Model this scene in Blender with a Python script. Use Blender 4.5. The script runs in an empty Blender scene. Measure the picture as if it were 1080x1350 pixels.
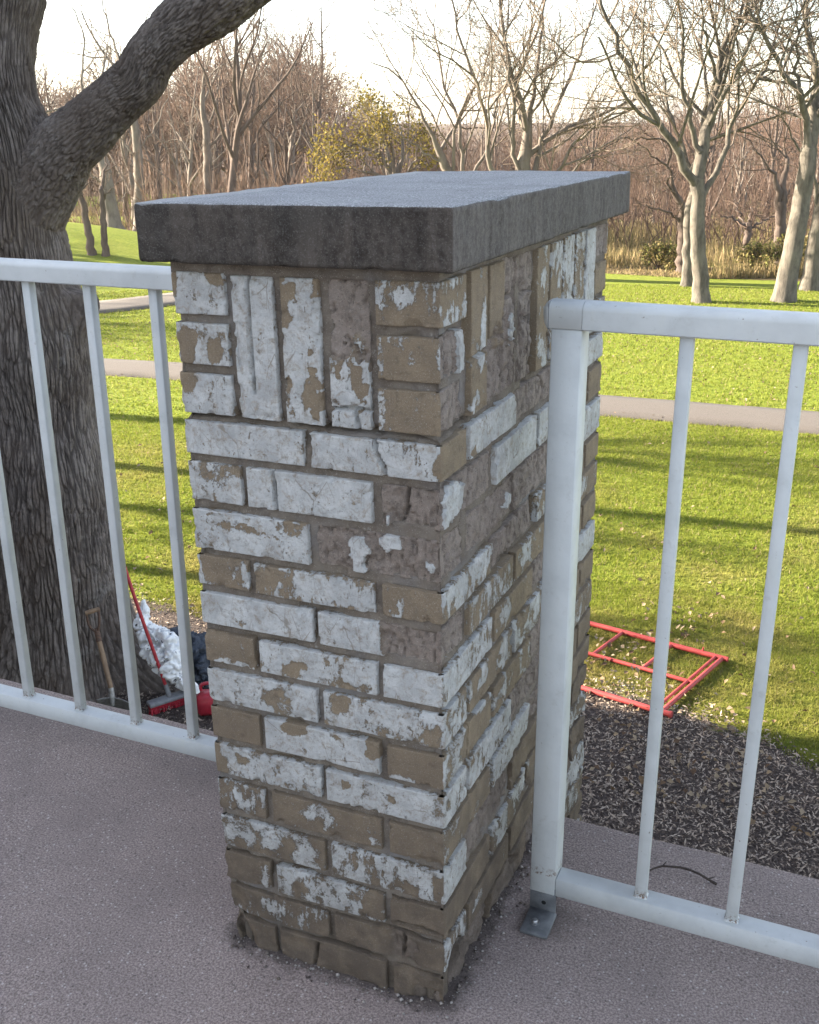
import bpy, math, random
import numpy as np
from mathutils import Matrix, Vector

random.seed(7)
RNG = np.random.default_rng(11)
SC = bpy.context.scene
COL = SC.collection

# ---------------------------------------------------------------- camera
CAM = np.array([0.4823, -1.2272, 1.3158])
YAW, PITCH, ROLL, FPX = -0.4137, 0.3463, -0.0072, 1400.24
FW = np.array([math.sin(YAW) * math.cos(PITCH), math.cos(YAW) * math.cos(PITCH), -math.sin(PITCH)])
_r = np.array([math.cos(YAW), -math.sin(YAW), 0.0])
_u = np.cross(_r, FW)
RT = _r * math.cos(ROLL) + _u * math.sin(ROLL)
UP = -_r * math.sin(ROLL) + _u * math.cos(ROLL)
HF = np.array([FW[0], FW[1], 0.0]); HF /= np.linalg.norm(HF)
cam_data = bpy.data.cameras.new('camera')
cam_data.sensor_fit = 'HORIZONTAL'
cam_data.sensor_width = 36.0
cam_data.lens = 36.0 * FPX / 1080.0
cam_data.clip_start = 0.05
cam_data.clip_end = 3000.0
cam = bpy.data.objects.new('camera', cam_data)
COL.objects.link(cam)
cam.matrix_world = Matrix(((RT[0], UP[0], -FW[0], CAM[0]), (RT[1], UP[1], -FW[1], CAM[1]),
                           (RT[2], UP[2], -FW[2], CAM[2]), (0, 0, 0, 1)))
SC.camera = cam

# ---------------------------------------------------------------- sky, sun, exposure
SUN_EL = math.radians(21.0)
SUN_HEAD = math.radians(7.0)          # light travels towards +x, turned a little to +y
LIGHT_DIR = Vector((math.cos(SUN_EL) * math.cos(SUN_HEAD), math.cos(SUN_EL) * math.sin(SUN_HEAD), -math.sin(SUN_EL)))
world = bpy.data.worlds.new('World')
SC.world = world
world.use_nodes = True
wn = world.node_tree.nodes; wl = world.node_tree.links
wn.clear()
sky = wn.new('ShaderNodeTexSky'); sky.sky_type = 'NISHITA'; sky.sun_disc = False
sky.sun_elevation = SUN_EL
to_sun = -LIGHT_DIR
sky.sun_rotation = math.atan2(to_sun.x, to_sun.y)
sky.air_density = 1.0; sky.dust_density = 1.2; sky.ozone_density = 1.0
bg = wn.new('ShaderNodeBackground'); bg.inputs['Strength'].default_value = 0.08
wo = wn.new('ShaderNodeOutputWorld')
hz = wn.new('ShaderNodeHueSaturation'); hz.inputs['Saturation'].default_value = 0.62     # thin high cloud: a pale, nearly white sky
wl.new(sky.outputs[0], hz.inputs['Color']); wl.new(hz.outputs[0], bg.inputs[0]); wl.new(bg.outputs[0], wo.inputs[0])
sun_d = bpy.data.lights.new('sun', 'SUN'); sun_d.energy = 5.0; sun_d.angle = math.radians(0.6)
sun_d.color = (1.0, 0.88, 0.70)
sun = bpy.data.objects.new('sun', sun_d); COL.objects.link(sun)
sun.rotation_euler = LIGHT_DIR.to_track_quat('-Z', 'Y').to_euler()
sun.location = (-20, -3, 12)
SC.view_settings.view_transform = 'Standard'
SC.view_settings.look = 'None'
SC.view_settings.exposure = 2.8
SC.view_settings.gamma = 1.0
SC.view_settings.use_curve_mapping = False
SC.cycles.max_bounces = 6
SC.cycles.diffuse_bounces = 3
SC.cycles.use_denoising = True

# ---------------------------------------------------------------- pixel helpers (photo is 1080 x 1350)
def ray(px, py):
    d = FW + RT * (px - 540) / FPX - UP * (py - 675) / FPX
    return d / np.linalg.norm(d)
def onz(px, py, z):
    d = ray(px, py); return CAM + d * ((z - CAM[2]) / d[2])
def atD(px, py, D):
    d = ray(px, py); return CAM + d * (D / (d @ HF))

# ---------------------------------------------------------------- numpy noise
def _hash(ix, iy, iz, seed):
    h = (ix.astype(np.int64) * 374761393 + iy.astype(np.int64) * 668265263 + iz.astype(np.int64) * 2147483647 + seed * 144665) & 0xffffffff
    h = ((h ^ (h >> 13)) * 1274126177) & 0xffffffff
    h = ((h ^ (h >> 16)) * 2246822519) & 0xffffffff
    return ((h ^ (h >> 15)) & 0xffffff) / float(0xffffff)
def vnoise(p, seed=0):
    p = np.asarray(p, float); i = np.floor(p); f = p - i; f = f * f * (3 - 2 * f)
    ix, iy, iz = i[..., 0], i[..., 1], i[..., 2]; fx, fy, fz = f[..., 0], f[..., 1], f[..., 2]
    def h(a, b, c): return _hash(ix + a, iy + b, iz + c, seed)
    x00 = h(0,0,0)*(1-fx)+h(1,0,0)*fx; x10 = h(0,1,0)*(1-fx)+h(1,1,0)*fx
    x01 = h(0,0,1)*(1-fx)+h(1,0,1)*fx; x11 = h(0,1,1)*(1-fx)+h(1,1,1)*fx
    return (x00*(1-fy)+x10*fy)*(1-fz) + (x01*(1-fy)+x11*fy)*fz
def fbm(p, octaves=3, seed=0, gain=0.5):
    p = np.asarray(p, float); a = 1.0; s = 0.0; t = 0.0
    for o in range(octaves):
        s = s + a * vnoise(p * (2.03 ** o) + 17.3 * o, seed + o); t += a; a *= gain
    return s / t
def worley(u, v, seed=0):
    """F1, F2 of jittered cells in the plane"""
    iu, iv = np.floor(u), np.floor(v); f1 = np.full(u.shape, 9.0); f2 = np.full(u.shape, 9.0); z = np.zeros_like(u)
    for a in (-1, 0, 1):
        for b in (-1, 0, 1):
            cu, cv = iu + a, iv + b; d = np.hypot(cu + _hash(cu, cv, z, seed) - u, cv + _hash(cu, cv, z, seed + 1) - v)
            f2 = np.minimum(f2, np.maximum(f1, d)); f1 = np.minimum(f1, d)
    return f1, f2
def sstep(a, b, x):
    t = np.clip((x - a) / (b - a), 0, 1); return t * t * (3 - 2 * t)

# ---------------------------------------------------------------- mesh helpers
def make_mesh(name, verts, faces, attrs=None, smooth=False):
    verts = np.asarray(verts, np.float32); me = bpy.data.meshes.new(name)
    if isinstance(faces, np.ndarray): groups = [faces]
    else: groups = [np.asarray(f) for f in faces if len(f)]
    nl = sum(g.size for g in groups); nf = sum(len(g) for g in groups)
    me.vertices.add(len(verts)); me.vertices.foreach_set('co', verts.ravel())
    me.loops.add(nl); me.polygons.add(nf)
    me.loops.foreach_set('vertex_index', np.concatenate([g.ravel() for g in groups]).astype(np.int32))
    st = []; o = 0
    for g in groups:
        k = g.shape[1]; st.append(o + np.arange(len(g)) * k); o += g.size
    me.polygons.foreach_set('loop_start', np.concatenate(st).astype(np.int32))
    if smooth: me.polygons.foreach_set('use_smooth', np.ones(nf, bool))
    if attrs:
        for k, v in attrs.items():
            a = me.attributes.new(k, 'FLOAT', 'POINT'); a.data.foreach_set('value', np.asarray(v, np.float32))
    me.update(calc_edges=True); me.validate(verbose=False)
    return me
def link(name, me, mat=None, parent=None, loc=None):
    o = bpy.data.objects.new(name, me); COL.objects.link(o)
    if mat is not None and me is not None and not me.materials: me.materials.append(mat)
    if parent is not None: o.parent = parent
    if loc is not None: o.location = loc
    return o
def empty(name, loc=(0, 0, 0), rot=(0, 0, 0)):
    o = bpy.data.objects.new(name, None); COL.objects.link(o); o.location = loc; o.rotation_euler = rot
    o.empty_display_size = 0.1
    return o
def tag(o, label=None, cat=None, group=None, kind=None):
    if label: o['label'] = label
    if cat: o['category'] = cat
    if group: o['group'] = group
    if kind: o['kind'] = kind
    return o
def grid_faces(n, m, off=0, wrap=False):
    i = np.arange(n - 1 if not wrap else n)[:, None]; j = np.arange(m - 1)[None, :]
    a = i * m + j; b = ((i + 1) % n) * m + j
    return (np.stack([a, b, b + 1, a + 1], -1).reshape(-1, 4)) + off
class MB:
    """collects boxes, tubes and lathes into one mesh"""
    def __init__(s): s.v = []; s.f3 = []; s.f4 = []; s.n = 0
    def add(s, v, f):
        v = np.asarray(v, float); f = np.asarray(f, int) + s.n
        s.v.append(v); (s.f4 if f.shape[1] == 4 else s.f3).append(f); s.n += len(v); return s
    def box(s, c, size, rot=None, bev=0.0):
        hx, hy, hz = [q / 2 for q in size]; b = min(bev, hx * .9, hy * .9, hz * .9)
        if b <= 0:
            v = np.array([(x, y, z) for x in (-hx, hx) for y in (-hy, hy) for z in (-hz, hz)])
            f = [(0,1,3,2),(4,6,7,5),(0,4,5,1),(2,3,7,6),(0,2,6,4),(1,5,7,3)]
            if rot is not None: v = v @ np.array(rot).T
            s.add(v + np.array(c), f); return s
        # chamfered box
        vs = []; idx = {}
        for sx in (-1, 1):
            for sy in (-1, 1):
                for sz in (-1, 1):
                    for k in range(3):
                        p = [sx * (hx - b), sy * (hy - b), sz * (hz - b)]; p[k] += (sx, sy, sz)[k] * b
                        idx[(sx, sy, sz, k)] = len(vs); vs.append(p)
        q4 = []; q3 = []
        def I(a, k): return idx[(a[0], a[1], a[2], k)]
        for k in range(3):
            for sg in (-1, 1):
                o = [a for a in range(3) if a != k]; L = []
                for (p, q) in ((-1,-1),(1,-1),(1,1),(-1,1)):
                    t = [0,0,0]; t[k] = sg; t[o[0]] = p; t[o[1]] = q; L.append(I(t, k))
                if (sg > 0) == (k == 1): L = L[::-1]
                q4.append(L)
        for k in range(3):
            o = [a for a in range(3) if a != k]
            for p in (-1, 1):
                for q in (-1, 1):
                    t0 = [0,0,0]; t0[k] = -1; t0[o[0]] = p; t0[o[1]] = q; t1 = list(t0); t1[k] = 1
                    L = [I(t0, o[0]), I(t1, o[0]), I(t1, o[1]), I(t0, o[1])]
                    if (p * q > 0) != (k == 1): L = L[::-1]
                    q4.append(L)
        for sx in (-1, 1):
            for sy in (-1, 1):
                for sz in (-1, 1):
                    L = [idx[(sx, sy, sz, k)] for k in range(3)]
                    if sx * sy * sz < 0: L = L[::-1]
                    q3.append(L)
        v = np.array(vs)
        if rot is not None: v = v @ np.array(rot).T
        v = v + np.array(c); n0 = s.n
        s.v.append(v); s.f4.append(np.array(q4) + n0); s.f3.append(np.array(q3) + n0); s.n += len(v)
        return s
    def tube(s, pts, rad, sides=12, cap=True):
        pts = np.asarray(pts, float); rad = np.broadcast_to(np.asarray(rad, float), (len(pts),))
        T = np.gradient(pts, axis=0); T /= np.linalg.norm(T, axis=1)[:, None] + 1e-12
        ref = np.array([0, 0, 1.0]) if abs(T[:, 2].mean()) < .8 else np.array([1.0, 0.13, 0])
        N = np.cross(T, ref); N /= np.linalg.norm(N, axis=1)[:, None] + 1e-12; B = np.cross(T, N)
        a = np.arange(sides) * 2 * math.pi / sides
        ring = pts[:, None] + rad[:, None, None] * (N[:, None] * np.cos(a)[None, :, None] + B[:, None] * np.sin(a)[None, :, None])
        n = len(pts); f = []
        for i in range(n - 1):
            for j in range(sides):
                k = (j + 1) % sides; f.append((i*sides+j, i*sides+k, (i+1)*sides+k, (i+1)*sides+j))
        s.add(ring.reshape(-1, 3), f)
        if cap:
            for i, fl in ((0, False), (n - 1, True)):
                v = np.vstack([ring[i], pts[i][None]]); g = [(j, sides, (j+1) % sides) if not fl else (j, (j+1) % sides, sides) for j in range(sides)]
                s.add(v, g)
        return s
    def mesh(s, name, smooth=False):
        fs = []
        if s.f4: fs.append(np.concatenate(s.f4))
        if s.f3: fs.append(np.concatenate(s.f3))
        return make_mesh(name, np.concatenate(s.v), fs, smooth=smooth)
    def build(s, name, mat, parent=None, smooth=False, loc=None):
        return link(name, s.mesh(name, smooth), mat, parent, loc)
def auto_smooth(o, deg=40):
    me = o.data
    me.polygons.foreach_set('use_smooth', np.ones(len(me.polygons), bool))
    me.set_sharp_from_angle(angle=math.radians(deg))
    return o

# ---------------------------------------------------------------- node helpers
class NT:
    def __init__(s, name):
        s.m = bpy.data.materials.new(name); s.m.use_nodes = True
        s.n = s.m.node_tree.nodes; s.l = s.m.node_tree.links; s.n.clear()
        s.out = s.n.new('ShaderNodeOutputMaterial'); s.b = s.n.new('ShaderNodeBsdfPrincipled')
        s.l.new(s.b.outputs[0], s.out.inputs[0]); s.b.inputs['Specular IOR Level'].default_value = 0.3
        s._pos = None
    def pos(s):
        if s._pos is None: s._pos = s.n.new('ShaderNodeNewGeometry')
        return s._pos.outputs['Position']
    def put(s, sock, v):
        if isinstance(v, bpy.types.NodeSocket): s.l.new(v, sock)
        elif isinstance(v, (tuple, list)) and len(v) == 3 and sock.type == 'RGBA': sock.default_value = (*v, 1)
        else: sock.default_value = v
    def noise(s, scale, detail=3, rough=.55, vec=None, stretch=None, dist=0.0, out=0):
        n = s.n.new('ShaderNodeTexNoise'); n.inputs['Scale'].default_value = scale
        n.inputs['Detail'].default_value = detail; n.inputs['Roughness'].default_value = rough; n.inputs['Distortion'].default_value = dist
        v = vec if vec is not None else s.pos()
        if stretch: v = s.mapv(v, stretch)
        s.l.new(v, n.inputs['Vector']); return n.outputs[out]
    def voro(s, scale, feature='F1', vec=None, stretch=None, out='Distance', rnd=1.0):
        n = s.n.new('ShaderNodeTexVoronoi'); n.feature = feature; n.inputs['Scale'].default_value = scale
        n.inputs['Randomness'].default_value = rnd
        v = vec if vec is not None else s.pos()
        if stretch: v = s.mapv(v, stretch)
        s.l.new(v, n.inputs['Vector']); return n.outputs[out]
    def mapv(s, v, sc, rot=(0, 0, 0), loc=(0, 0, 0)):
        n = s.n.new('ShaderNodeMapping'); n.inputs['Scale'].default_value = sc; n.inputs['Rotation'].default_value = rot
        n.inputs['Location'].default_value = loc; s.l.new(v, n.inputs['Vector']); return n.outputs[0]
    def ramp(s, f, a, b, lo=0.0, hi=1.0, smooth=True):
        n = s.n.new('ShaderNodeMapRange'); n.interpolation_type = 'SMOOTHSTEP' if smooth else 'LINEAR'
        for k, v in zip(('Value', 'From Min', 'From Max', 'To Min', 'To Max'), (f, a, b, lo, hi)): s.put(n.inputs[k], v)
        return n.outputs[0]
    def mix(s, f, a, b, mode='MIX'):
        n = s.n.new('ShaderNodeMix'); n.data_type = 'RGBA'; n.blend_type = mode
        s.put(n.inputs['Factor'], f); s.put(n.inputs['A'], a); s.put(n.inputs['B'], b); 
        return n.outputs['Result']
    def math(s, op, a, b=0.0, c=0.0):
        n = s.n.new('ShaderNodeMath'); n.operation = op
        s.put(n.inputs[0], a); s.put(n.inputs[1], b)
        if op == 'MULTIPLY_ADD': s.put(n.inputs[2], c)
        return n.outputs[0]
    def attr(s, name):
        n = s.n.new('ShaderNodeAttribute'); n.attribute_name = name; return n.outputs['Fac']
    def island(s):
        if s._pos is None: s.pos()
        return s._pos.outputs['Random Per Island']
    def objrand(s):
        return s.n.new('ShaderNodeObjectInfo').outputs['Random']
    def sepz(s, k='Z', v=None):
        n = s.n.new('ShaderNodeSeparateXYZ'); s.l.new(v if v is not None else s.pos(), n.inputs[0]); return n.outputs[k]
    def bump(s, h, strength=.5, dist=.01, prev=None):
        n = s.n.new('ShaderNodeBump'); n.inputs['Strength'].default_value = strength; n.inputs['Distance'].default_value = dist
        s.put(n.inputs['Height'], h)
        if prev is not None: s.l.new(prev, n.inputs['Normal'])
        return n.outputs[0]
    def fin(s, col, rough=.85, normal=None, spec=None, metal=None):
        s.put(s.b.inputs['Base Color'], col); s.put(s.b.inputs['Roughness'], rough)
        if normal is not None: s.l.new(normal, s.b.inputs['Normal'])
        if spec is not None: s.b.inputs['Specular IOR Level'].default_value = spec
        if metal is not None: s.b.inputs['Metallic'].default_value = metal
        return s.m
    def translucent(s, col, f):
        t = s.n.new('ShaderNodeBsdfTranslucent'); s.put(t.inputs[0], col); m = s.n.new('ShaderNodeMixShader')
        s.put(m.inputs[0], f); s.l.new(s.b.outputs[0], m.inputs[1]); s.l.new(t.outputs[0], m.inputs[2]); s.l.new(m.outputs[0], s.out.inputs[0])

def M_brick():
    t = NT('painted_brick')
    p = t.attr('paint'); r = t.attr('spall'); tone = t.attr('tone')
    n1 = t.noise(300, 4, .7); nA = t.noise(46, 9, .74, stretch=(1.15, 1.15, .75), dist=.25); nB = t.noise(95, 8, .72, stretch=(1, 1, .32)); nC = t.noise(24, 10, .80, dist=.5); nD = t.noise(130, 7, .75)
    rn = t.objrand(); rn2 = t.math('FRACT', t.math('MULTIPLY', rn, 17.7))
    def pick(a, b, r, lo): 
        n = t.n.new('ShaderNodeMix'); n.data_type = 'FLOAT'; t.put(n.inputs[0], t.ramp(r, lo, lo + .05)); t.put(n.inputs[2], a); t.put(n.inputs[3], b); return n.outputs[0]
    n2 = pick(pick(nA, nB, rn, .40), pick(nC, nD, rn, .50), rn2, .55)
    f = t.math('ADD', p, t.math('MULTIPLY', t.math('SUBTRACT', n1, .5), .55))
    f = t.math('ADD', f, t.math('MULTIPLY', t.math('SUBTRACT', n2, .5), 1.55))
    # flecks of bare brick / flecks of paint
    fl = t.ramp(t.noise(230, 2, .5, stretch=(1, 1, .8)), .66, .72)
    f = t.math('SUBTRACT', f, t.math('MULTIPLY', fl, .22))
    f = t.math('SUBTRACT', f, t.math('MULTIPLY', t.ramp(t.sepz('Z'), .45, .0), .05))
    mask = t.ramp(f, .46, .55)
    tan = t.mix(tone, (.305, .237, .162), (.205, .155, .110))
    tan = t.mix(t.ramp(t.noise(35, 4, .6), .3, .75), tan, t.mix(.5, tan, (.16, .125, .095)))
    rgh = t.mix(tone, (.325, .272, .238), (.26, .208, .176))
    rgh = t.mix(t.math('MULTIPLY', t.ramp(t.noise(60, 4, .7), .42, .72), .7), rgh, (.13, .105, .09))
    rgh = t.mix(t.ramp(t.voro(150), .0, .20), (.055, .044, .038), rgh)
    rgh = t.mix(t.ramp(t.noise(260, 4, .75), .56, .70), rgh, (.36, .31, .27))
    bare = t.mix(r, tan, rgh)
    bare = t.mix(t.ramp(t.noise(700, 2, .6), .58, .70), bare, t.mix(.5, bare, (.5, .46, .42)))
    bare = t.mix(t.ramp(t.noise(75, 5, .7), .55, .72), bare, t.mix(.5, bare, (.11, .085, .065)))
    bare = t.mix(t.ramp(t.noise(600, 1, .5), .3, .2), bare, t.mix(.6, bare, (.05, .04, .035)))
    lowz = t.sepz('Z')
    grime = t.math('MULTIPLY', t.ramp(lowz, .62, .0), t.ramp(t.noise(18, 5, .65), .22, .62))
    bare = t.mix(t.math('MULTIPLY', grime, .74), bare, (.088, .069, .056))
    white = t.mix(t.ramp(t.noise(22, 6, .7, dist=.6), .32, .70), (.53, .53, .525), (.37, .37, .37))
    white = t.mix(t.ramp(t.noise(120, 6, .75, dist=.4), .50, .70), white, (.30, .29, .275))
    white = t.mix(t.ramp(t.noise(520, 3, .7), .62, .74), white, (.24, .21, .185))
    vr = t.ramp(t.voro(14, 'DISTANCE_TO_EDGE', stretch=(1.6, 1.6, .5)), .0, .010)
    white = t.mix(t.math('MULTIPLY', t.math('SUBTRACT', 1.0, vr), t.ramp(t.noise(17, 2, .5), .48, .6)), white, (.27, .245, .22))
    white = t.mix(t.math('MULTIPLY', grime, .60), white, (.235, .22, .20))
    scuff = t.math('SUBTRACT', 1.0, t.math('MULTIPLY', t.ramp(t.noise(75, 7, .78, dist=.5), .48, .66), .62))
    col = t.mix(t.math('MULTIPLY', mask, scuff), bare, white)
    h = t.math('ADD', t.math('MULTIPLY', mask, .8), t.math('MULTIPLY', t.noise(500, 4, .75), t.ramp(mask, 0, 1, 1.3, .45)))
    nb = t.bump(h, .8, .0024)
    nb = t.bump(t.noise(150, 6, .75), .55, .006, nb)
    return t.fin(col, t.ramp(mask, 0, 1, .95, .72), nb, .25)
def M_mortar():
    t = NT('old_mortar')
    c = t.mix(t.ramp(t.noise(25, 5, .65), .3, .72), (.205, .172, .142), (.125, .102, .085))
    c = t.mix(t.ramp(t.noise(700, 2, .5), .6, .72), c, (.34, .30, .26))
    c = t.mix(t.ramp(t.noise(8, 3, .5), .5, .75), c, (.21, .20, .20))
    c = t.mix(t.math('MULTIPLY', t.ramp(t.noise(55, 6, .75), .60, .72), .6), c, (.42, .40, .38))
    c = t.mix(t.math('MULTIPLY', t.ramp(t.noise(30, 5, .7), .56, .70), .6), c, (.085, .068, .055))
    c = t.mix(t.math('MULTIPLY', t.ramp(t.sepz('Z'), .2, 0.), .6), c, (.10, .078, .058))
    nb = t.bump(t.noise(260, 5, .75), .6, .004)
    return t.fin(c, .95, nb, .15)
def M_cap():
    t = NT('weathered_cap_concrete')
    g = t.n.new('ShaderNodeNewGeometry'); nz = t.sepz('Z', g.outputs['Normal'])
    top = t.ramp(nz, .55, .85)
    c_top = t.mix(t.ramp(t.noise(420, 2, .6), .38, .68), (.19, .195, .205), (.44, .445, .46))
    c_top = t.mix(t.ramp(t.noise(9, 4, .6), .4, .75), c_top, t.mix(.35, c_top, (.12, .12, .125)))
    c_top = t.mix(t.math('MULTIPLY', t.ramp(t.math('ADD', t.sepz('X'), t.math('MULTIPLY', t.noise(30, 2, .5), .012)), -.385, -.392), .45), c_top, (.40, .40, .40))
    st = t.noise(26, 4, .6, stretch=(1, 1, .10)); st2 = t.math('ADD', t.math('MULTIPLY', t.noise(70, 5, .7, stretch=(1, 1, .14)), .5), t.math('MULTIPLY', t.noise(140, 5, .75), .5))
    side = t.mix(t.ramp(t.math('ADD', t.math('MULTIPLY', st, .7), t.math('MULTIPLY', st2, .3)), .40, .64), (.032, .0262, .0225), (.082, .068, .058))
    side = t.mix(t.ramp(t.noise(70, 5, .7), .38, .68), side, t.mix(.4, side, (.125, .11, .10)))
    side = t.mix(t.ramp(t.noise(6, 3, .5), .45, .7), side, t.mix(.5, side, (.05, .046, .042)))
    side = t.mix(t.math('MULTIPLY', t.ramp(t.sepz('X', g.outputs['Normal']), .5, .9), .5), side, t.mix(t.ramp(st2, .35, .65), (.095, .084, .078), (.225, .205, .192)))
    side = t.mix(t.ramp(t.noise(420, 4, .7), .50, .72), side, t.mix(.3, side, (.26, .25, .24)))
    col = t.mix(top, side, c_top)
    nb = t.bump(t.noise(420, 4, .75), .55, .0035); nb = t.bump(t.noise(45, 4, .6), .2, .006, nb)
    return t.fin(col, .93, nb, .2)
def M_deck():
    t = NT('aggregate_deck_concrete')
    c = t.mix(t.ramp(t.noise(260, 4, .75), .36, .66), (.172, .134, .122), (.415, .335, .308))
    c = t.mix(t.ramp(t.noise(4, 5, .65), .35, .7), c, t.mix(.35, c, (.14, .115, .11)))
    c = t.mix(t.math('MULTIPLY', t.ramp(t.noise(1.4, 4, .6), .52, .72), .35), c, (.17, .145, .14))
    peb = t.voro(170, out='Color'); pd = t.voro(170)
    sep = t.n.new('ShaderNodeSeparateColor'); t.l.new(peb, sep.inputs[0])
    lightp = t.math('MULTIPLY', t.ramp(sep.outputs[0], .89, .91), t.ramp(pd, .36, .28))
    darkp = t.math('MULTIPLY', t.ramp(sep.outputs[1], .86, .88), t.ramp(pd, .42, .3))
    c = t.mix(t.math('MULTIPLY', darkp, .55), c, (.075, .062, .062))
    c = t.mix(t.math('MULTIPLY', lightp, .55), c, (.58, .53, .50))
    big = t.math('MULTIPLY', t.ramp(t.voro(38), .10, .07), t.ramp(t.noise(14, 2, .5), .55, .62))
    c = t.mix(t.math('MULTIPLY', big, .6), c, (.52, .48, .46))
    # dirt that has gathered round the foot of the pillar and below the rail post
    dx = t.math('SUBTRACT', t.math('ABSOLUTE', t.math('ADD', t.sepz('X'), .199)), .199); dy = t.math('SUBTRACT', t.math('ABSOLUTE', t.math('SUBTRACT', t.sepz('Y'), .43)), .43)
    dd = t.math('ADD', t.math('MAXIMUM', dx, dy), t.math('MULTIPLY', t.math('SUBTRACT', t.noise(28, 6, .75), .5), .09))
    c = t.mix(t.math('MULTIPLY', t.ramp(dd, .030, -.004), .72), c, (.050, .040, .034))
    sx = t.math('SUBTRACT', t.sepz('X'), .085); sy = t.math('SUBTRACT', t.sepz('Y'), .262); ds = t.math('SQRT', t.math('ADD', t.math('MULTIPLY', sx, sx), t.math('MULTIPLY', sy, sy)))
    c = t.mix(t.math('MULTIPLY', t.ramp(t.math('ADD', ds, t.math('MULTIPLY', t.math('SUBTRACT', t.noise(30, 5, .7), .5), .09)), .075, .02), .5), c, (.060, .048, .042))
    nb = t.bump(t.noise(330, 4, .75), .6, .004); nb = t.bump(t.noise(18, 3, .5), .15, .01, nb)
    return t.fin(c, .9, nb, .25)
def M_white_paint():
    t = NT('white_rail_paint')
    c = t.mix(t.ramp(t.noise(12, 4, .6), .4, .75), (.53, .545, .55), (.45, .465, .47))
    c = t.mix(t.ramp(t.noise(130, 3, .6), .70, .74), c, (.22, .19, .17))
    c = t.mix(t.math('MULTIPLY', t.ramp(t.noise(38, 6, .75), .56, .70), .4), c, (.36, .355, .34))
    c = t.mix(t.math('MULTIPLY', t.ramp(t.noise(60, 4, .6, stretch=(1, 1, .15)), .55, .75), .35), c, (.52, .53, .50))
    c = t.mix(t.math('MULTIPLY', t.math('MULTIPLY', t.ramp(t.sepz('Z'), .108, .086), t.ramp(t.sepz('Z'), .0840, .0848)), t.ramp(t.noise(170, 5, .7), .47, .62)), c, (.16, .10, .065))
    nb = t.bump(t.noise(90, 4, .65), .16, .003)
    return t.fin(c, .48, nb, .4)
def M_simple(name, a, b, scale=30, rough=.7, bump=.3, bd=.004, spec=.3, metal=0.0, detail=4, stretch=None):
    t = NT(name)
    c = t.mix(t.ramp(t.noise(scale, detail, .6, stretch=stretch), .3, .7), a, b)
    nb = t.bump(t.noise(scale * 4, 4, .65, stretch=stretch), bump, bd)
    return t.fin(c, rough, nb, spec, metal)
def M_bark(name, a, b, scale, lichen=None):
    t = NT(name)
    c = t.mix(t.ramp(t.noise(scale, 5, .65, stretch=(1, 1, .35)), .32, .7), a, b)
    c = t.mix(t.ramp(t.attr('groove'), 0, 1), c, t.mix(.55, c, (.03, .025, .022))) if name.startswith('oak') else c
    if name.startswith('oak'): c = t.mix(t.ramp(t.noise(1.6, 5, .65), .40, .66), c, t.mix(.6, c, (.13, .098, .078))); c = t.mix(t.math('MULTIPLY', t.ramp(t.noise(5, 5, .7), .58, .70), .5), c, (.34, .31, .29))
    if lichen: c = t.mix(t.math('MULTIPLY', t.ramp(t.noise(scale * .4, 4, .6), .52, .7), .5), c, lichen)
    nb = t.bump(t.noise(scale * 4, 6, .75, stretch=(1, 1, .35)), .9, .03 if name.startswith('grey') else .014)
    return t.fin(c, .95, nb, .12)
def M_twig(name, a, b):
    t = NT(name)
    c = t.mix(t.objrand(), a, b); c = t.mix(t.ramp(t.noise(1.3, 3, .6), .3, .7), c, t.mix(.4, c, (.09, .06, .045)))
    return t.fin(c, .9, None, .15)
def M_grassblade():
    t = NT('grass_blades')
    i = t.island()
    c = t.mix(i, (.130, .172, .020), (.218, .236, .038))
    big = t.ramp(t.noise(.55, 4, .6), .42, .68); near = t.ramp(t.sepz('Y'), 13.5, 9.0)
    c = t.mix(t.math('MULTIPLY', big, t.math('MULTIPLY_ADD', near, .55, .12)), c, (.29, .235, .085))
    c = t.mix(t.ramp(t.math('FRACT', t.math('MULTIPLY', i, 37.0)), .90, .92), c, (.27, .22, .11))
    t.fin(c, .8, None, .15); t.translucent(c, .42); return t.m
def M_lawn():
    t = NT('lawn_ground')
    c = t.mix(t.ramp(t.noise(9, 5, .7), .3, .7), (.118, .162, .020), (.198, .222, .034))
    big = t.ramp(t.noise(.55, 4, .6), .42, .68); near = t.ramp(t.sepz('Y'), 13.5, 9.0)
    c = t.mix(t.math('MULTIPLY', big, t.math('MULTIPLY_ADD', near, .5, .10)), c, (.21, .165, .06))
    c = t.mix(t.ramp(t.noise(60, 3, .6), .66, .75), c, (.05, .075, .015))
    nb = t.bump(t.noise(25, 5, .75), .9, .06)
    # beyond the mown lawn the ground is dry leaf litter and rough grass
    rough = t.attr('wild')
    w = t.mix(t.ramp(t.noise(1.2, 5, .65), .35, .65), (.115, .082, .048), (.185, .135, .072))
    w = t.mix(t.ramp(t.noise(.35, 4, .6), .5, .7), w, (.12, .12, .035))
    w = t.mix(t.ramp(t.sepz('Y'), 60, 110), w, t.mix(t.ramp(t.noise(.06, 6, .75), .35, .65), (.065, .047, .038), (.125, .09, .068)))
    c = t.mix(t.ramp(t.math('ADD', rough, t.math('MULTIPLY', t.math('SUBTRACT', t.noise(1.6, 4, .6), .5), .5)), .45, .55), c, w)
    bed = t.attr('bed')
    soil = t.mix(t.ramp(t.noise(40, 5, .7), .35, .65), (.055, .043, .039), (.13, .105, .095))
    c = t.mix(t.ramp(t.math('ADD', bed, t.math('MULTIPLY', t.math('SUBTRACT', t.noise(6, 6, .7), .5), 1.1)), .42, .58), c, soil)
    return t.fin(c, .95, nb, .1)
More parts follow.
